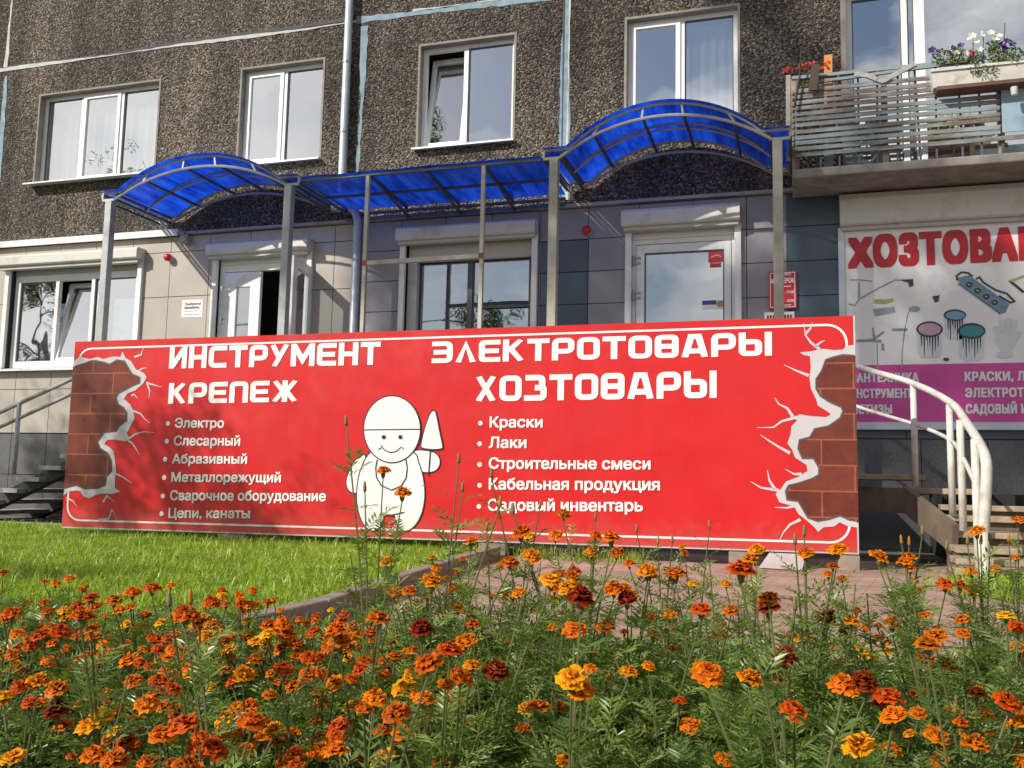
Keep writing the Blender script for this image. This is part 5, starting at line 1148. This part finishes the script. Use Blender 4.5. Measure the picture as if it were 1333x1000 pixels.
for pi, (bx, by, mem) in enumerate(plants):
    fl_ = [items[j] for j in mem]; heads = [f for f in fl_ if f['k'] != 'bud']; zs = [f['p'].z for f in fl_]
    sparse = by > 1.6 and bx > -.55*by
    lowest = min(zs) if zs else rn.uniform(.24, .31)
    hf = max(.15, min(lowest-.06, .25 if sparse else .27)) if zs else (rn.uniform(.14, .24) if sparse else rn.uniform(.17, .245))
    # keep front plants below the lower edge of the view where the photo looks over them
    u_ = 666.5+F*(bx*RT.x+by*RT.y)/max(.3, (bx*fwd.x+by*fwd.y))
    zone = 'by the lawn edge' if u_ < 420 and by > 1.75 else 'near the kerb end' if u_ < 760 and by > 1.75 else 'against the pink paving' if by > 1.75 else 'in front at the left' if u_ < 440 else 'in front at the middle' if u_ < 880 else 'in front at the right'
    if heads:
        cnt = {}
        for f in heads: cnt[f['k']] = cnt.get(f['k'], 0)+1
        col = ' and '.join(KN[k] for k in sorted(cnt, key=lambda k: -cnt[k])[:2]); num = {1: 'one', 2: 'two', 3: 'three', 4: 'four', 5: 'five', 6: 'six', 7: 'seven', 8: 'eight'}[len(heads)]
        tall = 'tall' if max(zs) > .42 else 'bushy'
        lab = f'{tall} marigold with {num} {col} flower{"s" if len(heads) > 1 else ""} {zone}'; grp = f'marigolds with {num} {col} flowers {zone}'
    elif zs: lab = f'leggy marigold with closed buds and no open flower {zone}'; grp = f'budding marigolds {zone}'
    else: lab = f'leafy marigold without flowers {zone}'; grp = f'leafy marigolds {zone}'
    t = thing('marigold_plant', (bx, by, .012), 0, lab, 'marigold', grp)
    fo = bpy.data.objects.new('foliage', FOLS[pi % 7]); COL.objects.link(fo); fo.parent = t; fo.rotation_euler = (0, 0, rn.uniform(0, 6.28))
    wsc = (1.12 if not sparse else .9)*rn.uniform(.9, 1.15); fo.scale = (wsc, wsc, hf/.27)
    if not fl_ and sparse and rn.random() < .8:        # tall leafy shoots where the bed meets the paving
        for _ in range(rn.choice((2, 3, 4))): fl_.append({'p': Vector((bx+rn.uniform(-.07, .07), by+rn.uniform(-.07, .07), rn.uniform(.27, .46))), 'k': 'shoot', 'd': .012})
    if not fl_: continue
    st = MB(); lf = MB(); base = Vector((bx, by, .012))
    for f in fl_:
        p = f['p']; hd = f['k'] not in ('bud', 'shoot'); dsz = f['d']; cal = dsz*.42 if hd else dsz*.2
        top_ = p-Vector((0, 0, cal if hd else 0)); mid = base.lerp(top_, .55)+Vector((rn.uniform(-.02, .02), rn.uniform(-.02, .02), .0)); mid.x = base.x+(top_.x-base.x)*.35; mid.y = base.y+(top_.y-base.y)*.35
        b0 = base+Vector((rn.uniform(-.01, .01), rn.uniform(-.01, .01), 0))
        path = spl([b0, mid, top_], 5); st.tube(path, [.0032-.0018*i/10 for i in range(11)], 5, cap=False)
        if hd:
            k = len(st.v); st.v += [top_+Vector((v.x*dsz*.62, v.y*dsz*.62, v.z*cal)) for v in CALYX]; st.f += [tuple(i+k for i in q) for q in CALF]
        nl = int((top_.z)/(.034 if f['k'] == 'shoot' else .048 if sparse and top_.z < .5 else .065))
        for i in range(nl):
            q = path[min(9, 3+int(6.2*i/max(1, nl)))]
            for s_ in (0, 1):
                a = i*2.1+s_*PI+rn.uniform(-.5, .5); el = rn.uniform(.3, 1.0)
                pinnate(lf, q+Vector((0, 0, rn.uniform(-.01, .01))), (math.cos(a)*math.cos(el), math.sin(a)*math.cos(el), math.sin(el)), rn.uniform(.04, .075), rn.choice((4, 5, 6)), rn.uniform(.014, .021), rn)
    st.build('stems', STEM, t)
    if lf.v: lf.build('stem_leaves', LEAF, t)
    for f in fl_:
        if f['k'] == 'shoot': continue
        hd = f['k'] != 'bud'
        me = rn.choice(HEADS[f['k']]) if hd else rn.choice((BUD, BUD, BUD2))
        h = bpy.data.objects.new('flower_head' if hd else 'flower_bud', me); COL.objects.link(h); h.parent = t
        h.location = f['p']-Vector((bx, by, .012)); s_ = f['d']*f.get('s', .78) if hd else .019
        h.scale = (s_, s_, s_*rn.uniform(.8, 1.15) if hd else s_*1.05)
        tl = rn.uniform(.08, .55) if hd else .12; az_ = rn.uniform(-2.6, -.4)      # most heads lean a little towards the light and the viewer
        ax = Vector((-math.sin(az_), math.cos(az_), 0)); h.rotation_mode = 'QUATERNION'
        h.rotation_quaternion = (Matrix.Rotation(tl, 4, ax) @ Matrix.Rotation(rn.uniform(0, 6.28), 4, 'Z')).to_quaternion()

# ================================================================== LAWN AND WEEDS
def blades(name, n, pick, h0, h1, w, mat, seed, label_kind='stuff'):
    rn = random.Random(seed); vs = []; fs = []
    for i in range(n):
        x, y, z = pick(rn); h = rn.uniform(h0, h1); a = rn.uniform(0, 2*PI); b_ = rn.uniform(0, 2*PI); le = h*rn.uniform(.15, .75); ww = w*rn.uniform(.7, 1.3)
        dx, dy = math.cos(a)*ww, math.sin(a)*ww; lx, ly = math.cos(b_)*le, math.sin(b_)*le; k = len(vs)
        vs += [(x-dx, y-dy, z), (x+dx, y+dy, z), (x+lx*.4+dx*.8, y+ly*.4+dy*.8, z+h*.6), (x+lx*.4-dx*.8, y+ly*.4-dy*.8, z+h*.6), (x+lx, y+ly, z+h*(1-.35*le/h))]
        fs += [(k, k+1, k+2, k+3), (k+3, k+2, k+4)]
    me = bpy.data.meshes.new(name); me.from_pydata(vs, [], fs); me.materials.append(mat); o = bpy.data.objects.new(name, me); COL.objects.link(o)
    return tag(o, kind=label_kind)
def lawn_pick(rn):
    while True:
        y = 2.3+6.3*rn.random()**.85; x0 = -1.17*y-.25; x1 = -2.07 if y < 3.7 else -2.07-.3*(y-3.7)/2.4-.02
        if x0 > x1: continue
        if rn.random() < (x1-x0)/7.5: return rn.uniform(x0, x1), y, 0
blades('grass', 95000, lawn_pick, .03, .085, .0035, GRASS, 5)
blades('long_grass', 5000, lawn_pick, .08, .15, .0045, GRASS, 15)
DRYG = m_leaf('dry_grass', (.30, .27, .10), (.48, .42, .18), .3, .6, 2.5)
blades('dry_grass', 7000, lawn_pick, .03, .09, .003, DRYG, 25)
def clover_pick(rn): return lawn_pick(rn)
rn = random.Random(8); vs = []; fs = []
for i in range(16000):
    x, y, _ = clover_pick(rn); z = rn.uniform(.03, .06); a = rn.uniform(0, 6.28)
    for k_ in range(3):
        g_ = a+k_*2.09; r_ = rn.uniform(.009, .016); k = len(vs); c_, s_ = math.cos(g_), math.sin(g_); tz = rn.uniform(-.3, .4)*r_
        vs += [(x, y, z), (x+r_*(c_*.7-s_*.5), y+r_*(s_*.7+c_*.5), z+tz), (x+r_*1.25*c_, y+r_*1.25*s_, z+tz*1.2), (x+r_*(c_*.7+s_*.5), y+r_*(s_*.7-c_*.5), z+tz)]; fs.append((k, k+1, k+2, k+3))
me = bpy.data.meshes.new('clover'); me.from_pydata(vs, [], fs); me.materials.append(m_leaf('clover_leaf', (.09, .19, .03), (.17, .29, .05), .35, .45, 2.5)); o = bpy.data.objects.new('clover', me); COL.objects.link(o); tag(o, kind='stuff')
def weed_pick(rn):
    a = rn.random()
    if a < .55: return rn.gauss(1.35, .22), rn.gauss(6.45, .25), 0.01
    if a < .62: return rn.uniform(-2.3, -1.2), 7.5+rn.gauss(0, .06), 0.005
    return rn.uniform(-1.9, 1.2), rn.uniform(2.7, 3.4), .005
blades('weeds', 3600, weed_pick, .05, .16, .004, GRASS, 6)

# ================================================================== TREES BEHIND THE VIEWER (they throw the dappled shade and show in the panes)
BARK = M('bark', (.12, .09, .065), .9, var=.35, vs=6, bump=.8, bs=18)
def tree(name, label, path, r0, clumps, n, size, seed):
    rn = random.Random(seed); t = thing(name, path[0], 0, label, 'tree'); m = MB(); P = spl(path, 5); m.tube(P, [r0*(1-.8*i/(len(P)-1)) for i in range(len(P))], 10)
    for c, rd, _ in clumps:
        c = Vector(c); s_ = min(P[len(P)//3:], key=lambda q: (q-c).length+.6*abs(q.z-c.z+.8)); mid = s_.lerp(c, .5)+Vector((rn.uniform(-.2, .2), rn.uniform(-.2, .2), .15)); m.tube(spl([s_, mid, c], 4), [r0*.35-.03*r0*i for i in range(9)], 6)
        for k in range(4): e = c+Vector((rn.gauss(0, .5), rn.gauss(0, .5), rn.gauss(.1, .4)))*rd; m.tube([mid.lerp(c, .6), e], [r0*.12, .01], 5)
    m.build('trunk', BARK, t, smooth=True)
    f = MB()
    for c, rd, wgt in clumps:
        for s_ in range(max(1, int(n*wgt/38))):
            q = Vector((rn.gauss(0, .45), rn.gauss(0, .45), rn.gauss(0, .40)))*rd; leaf_quads(f, Vector(c)+q, 38, (.26, .26, .22), size, rn)
    f.build('crown', TREELEAF, t); return t
def cl(*a): return [((x, y, z), r_, w) for x, y, z, r_, w in a]
TS = Vector((-4.8, -6, 5.1))
tree('tall_tree', 'very tall broadleaf tree to the left behind the viewer', [(-22.4, -7.5, 0), (-22.2, -7.2, 8), (-21.9, -7, 14), (-21.2, -7, 16.6), (-17, -7, 17.9), (-13, -7, 18.6)], .2,
     [(tuple(Vector(c)+TS), r_, w) for c, r_, w in cl((-9.0, -1, 11.5, .9, 22), (-8, -1, 11.6, .95, 24), (-7, -1, 11.9, .9, 22), (-6.4, -1, 12.8, .8, 16), (-9, -1, 12.8, .7, 12), (-7.8, -1.2, 12.8, .9, 20), (-9.4, -1, 14.0, .5, 5), (-8.2, -1, 14.0, .4, 4), (-9.9, -1, 15.6, .8, 14), (-10.1, -1.2, 16.9, .9, 16), (-14.6, -1, 13.3, .75, 15), (-13.5, -1, 13.2, .8, 16), (-12.4, -1, 13.3, .8, 16), (-11.3, -1, 13.2, .8, 16), (-10.4, -1, 13.0, .7, 14), (-14.3, -1, 12.3, .6, 9), (-13, -1, 12.2, .7, 12), (-11.6, -1, 12.2, .7, 12), (-10.4, -1, 12.0, .6, 10))], 38*3, .13, 61)
tree('young_tree', 'young broadleaf tree beyond the left edge of the lawn', [(-11, .6, 0), (-11, .8, 3), (-10.9, 1.2, 5.6)], .08,
     cl((-10.0, 1.4, 5.45, .55, 9), (-10.7, 1.4, 6.0, .55, 9), (-11.4, 1.4, 5.7, .55, 9), (-11.6, 1.4, 6.5, .4, 3), (-8.9, -1.5, 5.1, .35, 4)), 38*3, .10, 62)
tree('street_tree', 'broadleaf tree farther left in front of the left stairs', [(-16.6, .8, 0), (-16.5, 1.0, 4), (-16.3, 1.3, 8)], .10,
     cl((-15.6, 1.4, 7.5, .7, 11), (-17.1, 1.4, 8.5, .8, 13), (-16.1, 1.2, 8.7, .7, 9), (-18.2, 1.3, 9.0, .7, 9)), 38*3, .11, 63)
for nm, x, y, h, sd_ in (('park_tree', -13, -15, 8.0, 64), ('park_tree', -3.5, -17, 6.2, 65), ('park_tree', -22, -16, 8.5, 66), ('park_tree', -34, -12, 10.5, 67)):
    c = []; r2 = random.Random(sd_)
    for i in range(12): a = r2.uniform(0, 6.28); q = r2.uniform(.2, 2.0); c.append((x+q*math.cos(a), y+q*math.sin(a), h*r2.uniform(.45, .95), 1.0, 14))
    tree(nm, {64: 'round park tree across the yard behind the viewer', 65: 'low park tree straight across the yard behind the viewer', 66: 'big park tree across the yard, far to the left', 67: 'tallest park tree at the far left end of the yard'}[sd_], [(x, y, 0), (x+.1, y, h*.4), (x, y, h*.8)], .15, cl(*c), 38*2, .16, sd_)
